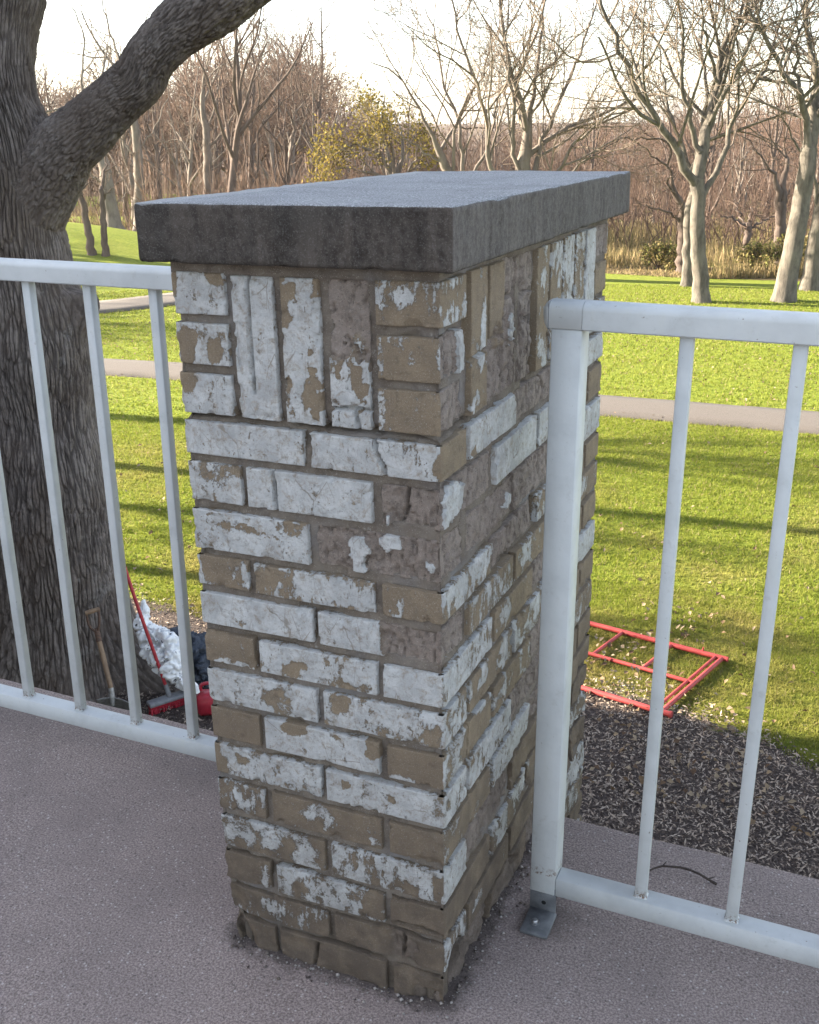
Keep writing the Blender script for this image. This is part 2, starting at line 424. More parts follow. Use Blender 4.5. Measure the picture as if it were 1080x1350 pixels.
def M_island(name, cols, rough=.9, trans=0.0, spec=.15):
    t = NT(name); i = t.island(); c = cols[0]
    for k, cc in enumerate(cols[1:]):
        j = t.math('FRACT', t.math('MULTIPLY', i, 7.3 + 11.7 * k)); c = t.mix(t.ramp(j, .35, .75), c, cc)
    t.fin(c, rough, None, spec)
    if trans: t.translucent(c, trans)
    return t.m
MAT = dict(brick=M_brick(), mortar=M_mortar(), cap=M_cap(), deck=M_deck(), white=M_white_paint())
MAT['bracket'] = M_simple('grey_steel_bracket', (.085, .088, .094), (.16, .165, .175), 40, .55, .3, .002, .5)
MAT['bolt'] = M_simple('zinc_bolt', (.42, .43, .45), (.25, .25, .26), 90, .4, .2, .001, .5, .8)
MAT['black'] = M_simple('black_gap', (.012, .012, .012), (.02, .02, .02), 30, .9)
MAT['twig'] = M_simple('dead_twig', (.045, .035, .032), (.085, .065, .055), 200, .9, .5, .002)
MAT['lawn'] = M_lawn(); MAT['blade'] = M_grassblade()
MAT['path'] = M_simple('asphalt_path', (.088, .076, .068), (.135, .118, .106), 60, .95, .4, .01)
MAT['redpaint'] = M_simple('red_scaffold_paint', (.36, .050, .046), (.27, .035, .036), 14, .55, .2, .003, .4)
MAT['oak'] = M_bark('oak_bark', (.275, .235, .212), (.135, .113, .102), 20)
MAT['bark_light'] = M_bark('grey_bark', (.165, .145, .122), (.075, .066, .057), 7, (.185, .17, .14))
MAT['bark_dark'] = M_bark('dark_bark', (.13, .10, .085), (.075, .058, .05), 5)
MAT['bark_mid'] = M_bark('brown_grey_bark', (.20, .172, .148), (.12, .10, .086), 5)
MAT['twigs_light'] = M_twig('pale_twigs', (.20, .162, .128), (.155, .122, .098))
MAT['twigs_brown'] = M_twig('brown_twigs', (.135, .095, .074), (.10, .072, .058))
MAT['twigs_pink'] = M_twig('pinkish_twigs', (.150, .098, .073), (.108, .072, .056))
MAT['yellow_leaf'] = M_island('yellow_leaves', [(.25, .19, .03), (.175, .145, .03), (.27, .20, .045), (.12, .10, .03)], .8, .3)
MAT['brown_leaf'] = M_island('clinging_brown_leaves', [(.24, .13, .07), (.30, .17, .09), (.17, .10, .06)], .85, .25)
MAT['fallen'] = M_island('fallen_leaves', [(.16, .105, .06), (.22, .155, .095), (.10, .063, .04), (.27, .21, .145)], .85, .12)
MAT['chips'] = M_island('bark_mulch_chips', [(.155, .120, .100), (.235, .185, .152), (.090, .067, .055), (.35, .285, .23)], .9)
MAT['straw'] = M_island('dry_straw_grass', [(.26, .19, .095), (.20, .145, .075), (.31, .235, .125), (.15, .13, .055)], .85, .25)
MAT['shrubleaf'] = M_island('shrub_leaves', [(.12, .13, .035), (.19, .175, .055), (.26, .20, .09)], .85, .3)
# ================================================================ ground
def ground_h(x, y):
    x = np.asarray(x, float); y = np.asarray(y, float)
    z = -3.0 + 0.10 * (fbm(np.stack([x * .09, y * .09, x * 0], -1), 3, 5) - .5) * sstep(8, 25, np.hypot(x, y))
    z = z + 1.25 * np.exp(-(((x + 28.0) / 6.0) ** 2 + ((y - 30.0) / 4.2) ** 2))        # mown mound
    z = z - 0.5 * sstep(36, 60, y) * sstep(-60, -25, -np.abs(x + 10) * .6)
    d = np.hypot(x - .5, y + 1.2)
    ridge = 9.0 * fbm(np.stack([x * .006 + 3, y * .006, x * 0], -1), 3, 21)
    z = z + ridge * sstep(150, 420, d) + 3.0 * sstep(420, 1000, d)
    return z
def bed_edge(x):   # y where the mulch ends and the lawn begins
    return np.interp(x, [-9, -6.2, -5.2, -3.2, -1.3, -.5, -.1, .5, 2.5, 6], [6.5, 6.35, 6.45, 6.3, 6.42, 6.3, 6.2, 5.95, 5.4, 5.2])
def wild_at(x, y):  # 1 where the ground is unmown
    edge = np.interp(x, [-60, -33, -29.5, -26, -22, -14, -8, -5, -1, 6, 30], [44, 39.5, 37.5, 34.6, 33.2, 33, 32.4, 32.2, 32.6, 33.5, 35])
    w = sstep(-.8, .8, y - edge)
    far_green = np.exp(-(((x + 47) / 12) ** 2 + ((y - 66) / 9) ** 2)) + np.exp(-(((x + 37) / 7) ** 2 + ((y - 47) / 4) ** 2))
    return np.clip(w - 1.2 * (far_green > .45), 0, 1)
def build_ground():
    ys = np.concatenate([np.linspace(-40, 2, 12), np.linspace(2.5, 34, 110), np.linspace(34.6, 90, 70), np.geomspace(92, 1600, 34)])
    xs = np.concatenate([-np.geomspace(1600, 62, 32), np.linspace(-60, 14, 150), np.geomspace(15, 1600, 32)])
    X, Y = np.meshgrid(xs, ys, indexing='ij'); Z = ground_h(X, Y)
    v = np.stack([X, Y, Z], -1).reshape(-1, 3)
    bed = 1 - sstep(-.25, .25, Y - bed_edge(X)); wild = wild_at(X, Y)
    me = make_mesh('ground', v, grid_faces(len(xs), len(ys)), {'bed': bed.ravel(), 'wild': wild.ravel()}, True)
    tag(link('ground', me, MAT['lawn']), kind='structure')
build_ground()
def strip(name, cl, width, mat, dz=.012, n=120):
    cl = np.array(cl, float); t = np.linspace(0, len(cl) - 1, n)
    # smooth the centre line
    P = np.stack([np.interp(t, np.arange(len(cl)), cl[:, k]) for k in range(2)], -1)
    for _ in range(12): P[1:-1] = (P[:-2] + 2 * P[1:-1] + P[2:]) / 4
    T = np.gradient(P, axis=0); T /= np.linalg.norm(T, axis=1)[:, None]; N = np.stack([-T[:, 1], T[:, 0]], -1)
    rows = []
    for k, o in enumerate((-.5, -.25, 0, .25, .5)):
        j = 0.05 * (fbm(np.stack([P[:, 0] * 2, P[:, 1] * 2, P[:, 0] * 0 + k], -1), 2, 3) - .5) if abs(o) == .5 else 0
        Q = P + N * (o * width + j)[:, None] if np.ndim(j) else P + N * (o * width)
        crown = 0.03 * (1 - (2 * o) ** 2)
        rows.append(np.column_stack([Q, ground_h(Q[:, 0], Q[:, 1]) + dz + crown]))
    # vertical lips, so the strip has thickness
    lo = [rows[0] - [0, 0, .15]]; hi = [rows[-1] - [0, 0, .15]]
    v = np.stack(lo + rows + hi, 1)
    me = make_mesh(name, v.reshape(-1, 3), grid_faces(n, 7), None, True)
    return tag(link(name, me, mat), kind='structure')
strip('path', [(26, 18.6), (14, 17.2), (5, 16.2), (0, 15.82), (-3.4, 15.66), (-7.5, 15.4), (-11.6, 15.3), (-14, 15.0), (-22, 13.6), (-34, 11)], 1.32, MAT['path'], .03, 160)
strip('path.001', [(-27, 11.5), (-22, 16.2), (-19.2, 19.3), (-17.6, 22.0), (-16.2, 25.2), (-15.4, 29.5)], 2.0, MAT['path'], .03, 120)

# grass blades where they can be told apart (one uncountable mass)
def scatter_wedge(n, d0, d1, px0, px1, power=1.0):
    """n ground points between distances d0..d1 in front of the deck, spread evenly on the ground"""
    u = RNG.random(n); d = np.sqrt(d0 ** 2 + u ** power * (d1 ** 2 - d0 ** 2))
    a0 = YAW + math.atan((px0 - 540) / FPX / .9); a1 = YAW + math.atan((px1 - 540) / FPX / .9)
    a = a0 + RNG.random(n) * (a1 - a0)
    return CAM[0] + d * np.sin(a), CAM[1] + d * np.cos(a)
def on_path(x, y):
    cl = [np.array([(26, 18.6), (14, 17.2), (5, 16.2), (0, 15.82), (-3.4, 15.66), (-7.5, 15.4), (-11.6, 15.3), (-14, 15.0), (-22, 13.6), (-34, 11)]),
          np.array([(-27, 11.5), (-22, 16.2), (-19.2, 19.3), (-17.6, 22.0), (-16.2, 25.2), (-15.4, 29.5)])]
    hit = np.zeros(len(x), bool)
    for c, w in zip(cl, (.64, .82)):
        for a, b in zip(c[:-1], c[1:]):
            ab = b - a; t = np.clip(((x - a[0]) * ab[0] + (y - a[1]) * ab[1]) / (ab @ ab), 0, 1)
            hit |= np.hypot(x - a[0] - t * ab[0], y - a[1] - t * ab[1]) < w
    return hit
def build_grass():
    V = []
    for n, d0, d1, h, w in ((260000, 6.5, 10, .030, .0036), (220000, 10, 17, .036, .006), (130000, 17, 32, .045, .012)):
        x, y = scatter_wedge(n, d0, d1, -60, 1140)
        k = (y > bed_edge(x) + .12 * (RNG.random(n) - .5) + .75 * (fbm(np.stack([x * 2.2, y * 2.2, x * 0], -1), 4, 9) - .5)) & (~on_path(x, y)) & (wild_at(x, y) < .5)
        x, y = x[k], y[k]; n = len(x)
        clump = fbm(np.stack([x * 9, y * 9, x * 0], -1), 2, 4)
        hh = h * (.45 + 1.0 * RNG.random(n)) * (.55 + .9 * clump); ww = w * (.7 + .6 * RNG.random(n))
        a = RNG.random(n) * 2 * math.pi; l = RNG.normal(0, .55, (n, 2)) * hh[:, None]
        z = ground_h(x, y) - .004
        b0 = np.stack([x - ww * np.cos(a), y - ww * np.sin(a), z], -1); b1 = np.stack([x + ww * np.cos(a), y + ww * np.sin(a), z], -1)
        tp = np.stack([x + l[:, 0], y + l[:, 1], z + hh], -1)
        V.append(np.stack([b0, b1, tp], 1).reshape(-1, 3))
    v = np.concatenate(V); me = make_mesh('grass', v, np.arange(len(v)).reshape(-1, 3))
    tag(link('grass', me, MAT['blade']), 'short yellow-green mown grass of the sunlit lawn', 'grass', kind='stuff')
build_grass()
def flakes(x, y, z, L, Wd, tilt=.5, bend=.3):
    """bent quads (two triangles folded) lying on the ground"""
    n = len(x); a = RNG.random(n) * 2 * math.pi
    t = np.stack([np.cos(a), np.sin(a), RNG.normal(0, tilt, n)], -1); t /= np.linalg.norm(t, axis=1)[:, None]
    up = np.stack([RNG.normal(0, tilt, n), RNG.normal(0, tilt, n), np.ones(n)], -1)
    s = np.cross(up, t); s /= np.linalg.norm(s, axis=1)[:, None]; nn = np.cross(t, s)
    c = np.stack([x, y, z], -1); L = np.broadcast_to(L, n)[:, None]; Wd = np.broadcast_to(Wd, n)[:, None]
    q0 = c - t * L / 2; q1 = c - s * Wd / 2 + nn * Wd * bend; q2 = c + t * L / 2; q3 = c + s * Wd / 2 + nn * Wd * bend
    v = np.stack([q0, q1, q2, q3], 1).reshape(-1, 3); i = np.arange(n)[:, None] * 4
    f = np.concatenate([i + [0, 1, 2], i + [0, 2, 3]], 1).reshape(-1, 3)
    return v, f
def build_leaves():
    n = 5200; x, y = scatter_wedge(n, 7.0, 30, -40, 1130, .9)
    dens = fbm(np.stack([x * .5, y * .5, x * 0], -1), 3, 14); k = (dens > .42 + .25 * RNG.random(n)) & (y > bed_edge(x) - .3)
    x, y = x[k], y[k]; d = np.hypot(x, y)
    v1, f1 = flakes(x, y, ground_h(x, y) + .035, .035 + .04 * RNG.random(len(x)), .025 + .025 * RNG.random(len(x)))
    n = 1000; x = -1.6 + 3.2 * RNG.random(n); y = 5.0 + 3.2 * RNG.random(n)
    k = fbm(np.stack([x * 1.1, y * 1.1, x * 0], -1), 2, 19) > .48; x, y = x[k], y[k]
    v2, f2 = flakes(x, y, ground_h(x, y) + .045, .035 + .04 * RNG.random(len(x)), .025 + .022 * RNG.random(len(x)))
    me = make_mesh('fallen_leaves', np.concatenate([v1, v2]), np.concatenate([f1, f2 + len(v1)]))
    tag(link('fallen_leaves', me, MAT['fallen']), 'dry tan leaves scattered over the lawn', 'leaves', kind='stuff')
build_leaves()
def build_mulch():
    V = []; F = []; o = 0
    for n, bx in ((70000, (-2.3, 1.7, 1.9, 6.7)), (24000, (-8.2, -3.4, 3.2, 6.8))):
        x = bx[0] + (bx[1] - bx[0]) * RNG.random(n); y = bx[2] + (bx[3] - bx[2]) * RNG.random(n)
        k = y < bed_edge(x) + .75 * (fbm(np.stack([x * 2.2, y * 2.2, x * 0], -1), 4, 9) - .5) + .35 * RNG.random(n) ** 3 - .06; x, y = x[k], y[k]; n = len(x)
        L = .014 + .050 * RNG.random(n) ** 3; z = ground_h(x, y) + .012 + .03 * RNG.random(n) + .03 * (fbm(np.stack([x * 3, y * 3, x * 0], -1), 2, 8) - .5)
        v, f = flakes(x, y, z, L, np.minimum(L * (.22 + .4 * RNG.random(n)), .013), .45, .2)
        V.append(v); F.append(f + o); o += len(v)
    me = make_mesh('mulch_chips', np.concatenate(V), np.concatenate(F))
    tag(link('mulch_chips', me, MAT['chips']), 'dark shredded bark mulch beside the deck', 'mulch', kind='stuff')
build_mulch()

# ================================================================ deck slab
DECK_EDGE = 0.565
def build_deck():
    xs = np.concatenate([np.linspace(-7.15, -1.6, 20), np.linspace(-1.5, 1.5, 120), np.linspace(1.6, 9, 20)])
    ys = np.concatenate([np.linspace(-9, -1.4, 16), np.linspace(-1.3, DECK_EDGE - .012, 70), [DECK_EDGE - .004, DECK_EDGE, DECK_EDGE]])
    X, Y = np.meshgrid(xs, ys, indexing='ij'); Z = .003 * (fbm(np.stack([X * 3, Y * 3, X * 0], -1), 3, 2) - .5)
    Z[:, -3] -= .001; Z[:, -2] -= .009; Z[:, -1] = -.22
    Y = Y.copy(); Y[:, -3:] += .007 * (fbm(np.stack([X[:, -3:] * 9, X[:, -3:] * 0, X[:, -3:] * 0], -1), 3, 6) - .5)
    me = make_mesh('deck', np.stack([X, Y, Z], -1).reshape(-1, 3), grid_faces(len(xs), len(ys)), None, True)
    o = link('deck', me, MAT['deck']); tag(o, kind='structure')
    b = MB(); b.box((.925, (-9 + DECK_EDGE - .02) / 2, -.13), (16.1, 9 + DECK_EDGE - .02, .19)); b.build('slab', MAT['deck'], o)
    for x in (-5.4, -2.2, 1.0, 4.2, 7.4):
        b = MB(); b.box((x, -.05, -1.65), (.3, .3, 2.8), bev=.01); b.build('support_column', MAT['deck'], o)
build_deck()

# ================================================================ the brick pillar
PW, PD = .398, .862                      # plan size; the near right corner stands at the origin
ROWZ = [.937, .875, .8034, .728, .6677, .603, .5383, .470, .4022, .335, .2674, .1966, .1292, .064, -.004]
TOPZ = 1.140
JT = .0122                               # joint thickness
pillar = empty('brick_pillar', (0, 0, 0), (.0069, -.0086, 0))
tag(pillar, 'square brick pillar with peeling white paint and a dark concrete cap', 'pillar')

def damage(x, y, z):
    """extra depth lost to decay near the foot, shared by bricks and mortar"""
    p = np.stack([x * 30, y * 30, z * 30], -1); n = fbm(p, 4, 77)
    d = .0045 * sstep(.10, .01, z) * np.clip((n - .36) * 3, 0, 1.4)
    def blob(cx, cy, cz, r, a): return a * np.clip(1 - ((x - cx) ** 2 + (y - cy) ** 2 + ((z - cz) * .8) ** 2) / r ** 2, 0, 1) ** .7
    d = d + blob(0, .046, .052, .040, .040) * (.6 + .8 * n) + blob(0, .060, .03, .030, .014) * (.5 + n)
    d = d + blob(-.398, 0, .085, .040, .012) * (.3 + n) + blob(-.398, 0, .01, .05, .014) * (.3 + n)
    d = d + blob(0, 0, .0, .045, .012) * (.3 + n) + blob(-.1, 0, .10, .035, .006)
    d = d + blob(0, .42, .2, .10, .008) * n * 1.5 + blob(0, .80, .10, .12, .012) * n * 1.6
    return d
def plan(s, segs):
    """walk a plan polyline of (start, end, outward normal); returns points, normals blended at the corners"""
    P = np.zeros((len(s), 2)); N = np.zeros((len(s), 2)); o = 0.0
    L = [math.hypot(b[0] - a[0], b[1] - a[1]) for a, b, n in segs]; cum = np.concatenate([[0], np.cumsum(L)])
    for k, (a, b, n) in enumerate(segs):
        m = (s >= cum[k] - 1e-6) & (s <= cum[k + 1] + 1e-6); t = np.clip((s[m] - cum[k]) / L[k], 0, 1)[:, None]
        P[m] = np.array(a) * (1 - t) + np.array(b) * t; N[m] = n
    R = .010
    for k in range(1, len(segs)):
        m = np.abs(s - cum[k]) < R; t = ((s[m] - cum[k]) / R * .5 + .5)[:, None]
        N[m] = np.array(segs[k - 1][2]) * (1 - t) + np.array(segs[k][2]) * t
    return P, N, cum
def brick(segs, z0, z1, faces, res=.0031, seed=0, soldier=False, name='brick'):
    """faces: one dict per plan segment: c paint cover, r spalled 0..1, t tone, blobs, spb (spall blobs), cr (cracks)"""
    Ls = [math.hypot(b[0] - a[0], b[1] - a[1]) for a, b, n in segs]; cum = np.concatenate([[0], np.cumsum(Ls)]); LT = cum[-1]
    ns = max(5, int(LT / res)); nz = max(5, int((z1 - z0) / res))
    s = np.unique(np.round(np.concatenate([np.linspace(0, LT, ns), cum, [.0007, .0018, LT - .0007, LT - .0018]]), 6))
    zz = np.unique(np.round(np.concatenate([np.linspace(z0, z1, nz), [z0 + .0007, z0 + .0018, z1 - .0007, z1 - .0018]]), 6)); nz = len(zz)
    s = np.clip(s, 0, LT); cum[-1] = LT
    P, N, _ = plan(s, segs)
    S, Z = np.meshgrid(s, zz, indexing='ij'); X = np.repeat(P[:, 0:1], nz, 1); Y = np.repeat(P[:, 1:2], nz, 1)
    # wandering outline: real bricks are never quite straight
    wob = .0014 * (fbm(np.stack([X * 22, Y * 22, Z * 22], -1) + seed, 2, 40) - .5)
    Zw = Z + wob * np.where((Z - z0) > (z1 - z0) / 2, -1, 1) * 1.2 + (RNG.random() - .5) * .0022
    pos = np.stack([X, Y, Z], -1)
    sc = pos * np.array([1, 1, .55 if soldier else 1.0])
    big = fbm(pos * 34 + seed * 1.7, 3, 50); mid = fbm(pos * 95 + seed, 3, 51); fine = fbm(pos * 260, 2, 52)
    paint = np.zeros_like(S); spall = np.zeros_like(S); tone = np.zeros_like(S); crack = np.zeros_like(S)
    for k, fa in enumerate(faces):
        m = (S >= cum[k] - 1e-6) & (S <= cum[k + 1] + 1e-6)
        u = (S - cum[k]) / Ls[k]; v = (Z - z0) / (z1 - z0)
        if segs[k][2] == (-1, 0) or segs[k][2] == (0, 1): u = 1 - u
        wu = u + .16 * (big - .5) + .10 * (mid - .5); wv = v + .40 * (big - .5) + .25 * (mid - .5)
        c0 = fa.get('c', .5); pf = np.full_like(S, .5 + (c0 - .5) * .66 - .02 if c0 > .5 else c0)
        for (bu, bv, ru, rv, am) in fa.get('b', []):
            q = np.maximum(np.abs(wu - bu) / ru, 0) ** 2.6 + np.maximum(np.abs(wv - bv) / rv, 0) ** 2.6
            pf = pf + am * np.clip(1.1 * (1 - q), 0, 1)
        sp = np.full_like(S, fa.get('r', 0.0))
        for (bu, bv, ru, rv, am) in fa.get('s', []):
            q = np.maximum(np.abs(wu - bu) / ru, 0) ** 3 + np.maximum(np.abs(wv - bv) / rv, 0) ** 3
            sp = np.clip(sp + am * np.clip(2.5 * (1 - q), 0, 1), 0, 1)
        ck = np.zeros_like(S)
        for poly in fa.get('k', []):
            for (a, b) in zip(poly[:-1], poly[1:]):
                ax, ay = a[0] * Ls[k], a[1] * (z1 - z0); bx, by = b[0] * Ls[k], b[1] * (z1 - z0)
                qx = u * Ls[k] + .003 * (mid - .5); qy = v * (z1 - z0) + .003 * (fine - .5); dx, dy = bx - ax, by - ay
                t = np.clip(((qx - ax) * dx + (qy - ay) * dy) / (dx * dx + dy * dy + 1e-12), 0, 1)
                ck = np.maximum(ck, np.clip(1 - np.hypot(qx - ax - t * dx, qy - ay - t * dy) / .0036, 0, 1))
        paint[m] = pf[m]; spall[m] = sp[m]; tone[m] = fa.get('t', 0.0); crack[m] = ck[m]
    paint = paint + .55 * (big - .5) + .35 * (mid - .5)
    paint = paint - .9 * (spall > .5) * (paint < 1.05)
    # depth below the nominal face
    de = np.minimum(np.minimum(S, LT - S), np.minimum(Z - z0, z1 - Z)); r = .0018
    edge = np.where(de < r, r - np.sqrt(np.maximum(r * r - (r - de) ** 2, 0)), 0)
    chip = .0055 * sstep(.60, .72, fbm(pos * 48 + seed * 3.1, 3, 60)) * sstep(.013, .0, de)
    depth = edge * .8 + chip + .0012 * (mid - .5) + .0008 * (fine - .5)
    pm = sstep(.46, .54, paint)
    depth = depth - .0008 * pm
    ridge = np.abs(fbm(pos * np.array([85, 85, 26]) + seed, 3, 64) - .5) * 2
    depth = depth + np.clip(spall - pm * .95, 0, 1) * (.0030 + .011 * (fbm(pos * 27 + seed, 4, 61)) ** 1.5 + .0035 * (fine - .5) + .005 * sstep(.16, .0, ridge))
    for k in range(1, len(segs)):    # worn arris at an outside corner
        dc = np.abs(S - cum[k]); depth = depth + .0024 * np.clip(1 - dc / .004, 0, 1) + .004 * sstep(.58, .72, fbm(pos * 40 + seed, 3, 66)) * np.clip(1 - dc / .012, 0, 1)
    depth = depth + .014 * crack + damage(X, Y, Z)
    depth = np.clip(depth, -.0015, .034)
    # return ring that runs back into the joints
    Pe = np.concatenate([P[:1], P, P[-1:]]); Ne = np.concatenate([N[:1], N, N[-1:]])
    De = np.pad(depth, 1, mode='edge'); De[0] = De[-1] = .036; De[:, 0] = De[:, -1] = .036
    Ze = np.pad(Zw, 1, mode='edge')
    Xe = Pe[:, 0][:, None] - Ne[:, 0][:, None] * De; Ye = Pe[:, 1][:, None] - Ne[:, 1][:, None] * De
    pe = np.pad(paint, 1, mode='edge'); pe[0] = pe[-1] = 0; pe[:, 0] = pe[:, -1] = 0
    se = np.pad(spall, 1, mode='edge'); te = np.pad(tone, 1, mode='edge')
    V = np.stack([Xe, Ye, Ze], -1); c = V.reshape(-1, 3).mean(0)
    n_, m_ = Xe.shape
    me = make_mesh(name, (V - c).reshape(-1, 3), grid_faces(n_, m_), {'paint': pe.ravel(), 'spall': se.ravel(), 'tone': te.ravel()}, True)
    me.set_sharp_from_angle(angle=math.radians(48))
    link(name, me, MAT['brick'], pillar, tuple(c))
    return me
NF, NR, NL, NB_ = (0, -1), (1, 0), (-1, 0), (0, 1)
def T(c=.05, t=.3, **k): return dict(c=c, t=t, r=0, **k)
def Rr(c=.0, t=.5, **k): return dict(c=c, t=t, r=1, **k)
def Wt(c=.9, t=.2, **k): return dict(c=c, t=t, r=0, **k)
# ---- what each face shows, read off the pillar: front face rows (left, [middle], right)
FRONT = {
 1: [Wt(.93), Wt(.95, b=[(.97,.3,.05,.5,-.5)], k=[[(.5,1),(.52,.6),(.57,.3),(.58,0)]])],
 2: [Wt(.74, b=[(.45,.5,.35,.35,-.12)]), Wt(.95, k=[[(.22,1),(.24,0)]]), Rr(.0, t=.75, k=[[(.45,1),(.4,.5),(.3,0)]], b=[(.1,.1,.06,.2,1.3)])],
 3: [Wt(.92, b=[(.42,.62,.3,.08,-.4),(.85,.8,.15,.2,-.3)]), Rr(.0, t=.75, b=[(.36,.45,.11,.6,1.7),(.58,.75,.13,.25,1.7),(.88,.35,.07,.2,1.5)])],
 4: [T(.33, t=.55, b=[(.95,.5,.08,.5,.4),(.05,.5,.06,.6,.4),(.4,.5,.3,.4,-.15)]), T(.56, t=.25, b=[(.12,.5,.12,.6,-.35),(.55,.6,.25,.4,.25),(.85,.5,.2,.5,.2)]), T(.20, t=.45, b=[(.3,.3,.1,.4,.3)])],
 5: [Wt(.98), Wt(.97, t=.75, s=[(.82,.5,.33,1.2,1.0)], b=[(.85,.5,.33,1.2,-1.2)])],
 6: [T(.18, t=.55, b=[(.6,.06,.5,.12,.75)]), Wt(.86, b=[(.3,.3,.12,.35,-.45),(.75,.12,.2,.2,-.35)]), Wt(.97)],
 7: [Wt(.80, b=[(.55,.5,.15,.4,-.2)]), Wt(.76, b=[(.12,.7,.1,.3,-.35),(.92,.3,.1,.4,-.35)])],
 8: [T(.10, t=.7), Wt(.95, b=[(.28,.9,.1,.28,-.8),(.97,.85,.1,.4,-.8),(.62,.9,.05,.15,-.5)]), T(.16, t=.6, b=[(.3,.1,.3,.14,.5)])],
 9: [Wt(.66, b=[(.04,.5,.06,.9,-.6),(.75,.55,.2,.4,.25),(.28,.7,.1,.2,-.4)]), Wt(.88, b=[(.18,.7,.05,.2,-.6),(.55,.5,.06,.2,-.6)])],
 10:[T(.44, t=.75, b=[(.5,.5,.3,.3,.15)]), T(.34, t=.6, b=[(.45,.6,.2,.4,.25),(.1,.5,.1,.6,-.2)]), T(.04, t=.65)],
 11:[Wt(.52, t=.6, b=[(.2,.5,.15,.4,.25),(.48,.5,.15,.4,.25),(.82,.4,.15,.4,.2)]), Wt(.72, t=.55, b=[(.96,.5,.06,.6,-.5),(.65,.3,.1,.3,-.3)])],
 12:[T(.22, t=.8, b=[(.92,.5,.1,.5,.45)]), Wt(.64, t=.6, b=[(.92,.6,.14,.5,-.6)]), T(.0, t=.9, k=[[(.0,.9),(.3,1)],[(.1,.12),(.6,.2),(1,.1)]])],
 13:[T(.40, t=.85, b=[(.45,.6,.16,.4,.3),(.8,.5,.12,.4,.15)]), T(.24, t=.95, s=[(.62,.5,.12,.6,.6)], k=[[(.62,.2),(.64,.9)]])],
 14:[T(.22, t=1, s=[(.2,.4,.2,.5,.7)]), T(.20, t=1, k=[[(.32,.1),(.36,.9)]]), T(.03, t=1, s=[(.6,.3,.25,.3,.7)])],
}
for row in FRONT.values():
    for d in row: d.pop('r2', None)
RIGHT = {  # near to far
 1: [T(.06, t=.1), Wt(.95, b=[(.12,.2,.1,.2,-.7)]), Rr(.0, t=.3, k=[[(.6,1),(.7,.5),(.65,0)]]), Wt(.6), Wt(.9)],
 2: [Rr(.0, t=.3, b=[(.22,.55,.2,.6,1.8)], k=[[(.6,1),(.55,0)]]), Wt(.95), Wt(.9), T(.2), T(.05, t=.3)],
 3: [Rr(.0, t=.4), Rr(.0, t=.4, b=[(.84,.5,.07,.3,1.6)]), Rr(.0, t=.3), Wt(.7), Wt(.88)],
 4: [T(.52, t=.15, b=[(.3,.6,.2,.4,.25),(.75,.7,.25,.4,.3)]), Rr(.0, t=.4), Wt(.62, b=[(.7,.5,.3,.5,-.25)]), T(.3), T(.12, t=.2)],
 5: [Rr(.0, t=.4, b=[(.35,.1,.3,.1,.9)]), T(.44, t=.15), T(.40, t=.15, b=[(.25,.6,.2,.5,.3)]), T(.3), T(.33, t=.2, b=[(.4,.6,.2,.4,.3)])],
 6: [Wt(.70, b=[(.2,.5,.2,.5,.1)]), T(.26, t=.05, b=[(.3,.6,.15,.5,.3)]), Rr(.0, t=.3), T(.1), T(.08, t=.2)],
 7: [Wt(.66), T(.42, t=.15, b=[(.3,.7,.12,.4,.3),(.75,.5,.15,.5,.3)]), Wt(.62), T(.2), Wt(.90)],
 8: [dict(c=.60, t=.0, r=0, b=[(.7,.4,.35,.7,-.45)], k=[[(.5,1),(.45,0)]]), T(.36, t=.2), Rr(.0, t=.4), T(.1), T(.06, t=.3)],
 9: [Wt(.86), Wt(.80), Rr(.0, t=.5), Wt(.5), T(.42, t=.3)],
 10:[T(.36, t=.3), Wt(.84), Rr(.0, t=.6), T(.1), T(.2, t=.4)],
 11:[Wt(.86), Rr(.0, t=.7), T(.3, t=.5), T(.1), T(.08, t=.5)],
 12:[T(.06, t=.7), Wt(.60, t=.6), T(.40, t=.6), Rr(.0), T(.1, t=.5)],
 13:[Wt(.62, t=.6), T(.28, t=.75, b=[(.2,.6,.15,.3,.35)]), T(.25, t=.7), Rr(.0), Wt(.5, t=.6)],
 14:[Rr(.0, t=1), T(.1, t=1, s=[(.4,.5,.4,.6,.8)]), Rr(.0, t=1), T(.0, t=1), T(.1, t=.9)],
}
def rnd_face(): 
    q = random.random(); return Wt(random.uniform(.6, .95)) if q < .5 else (T(random.uniform(.05, .4), random.random()) if q < .8 else Rr(0, random.random()))
FX_ODD = [(-.398, -.2045), (-.194, 0)]; FX_EVEN = [(-.398, -.309), (-.2975, -.1035), (-.092, 0)]
RY_ODD = [(0, .092), (.106, .308), (.322, .524), (.538, .640), (.655, .862)]
RY_EVEN = [(0, .205), (.220, .418), (.434, .634), (.648, .745), (.760, .862)]
RECTS = {'f': [], 'r': [], 'l': [], 'b': []}
sd = 0
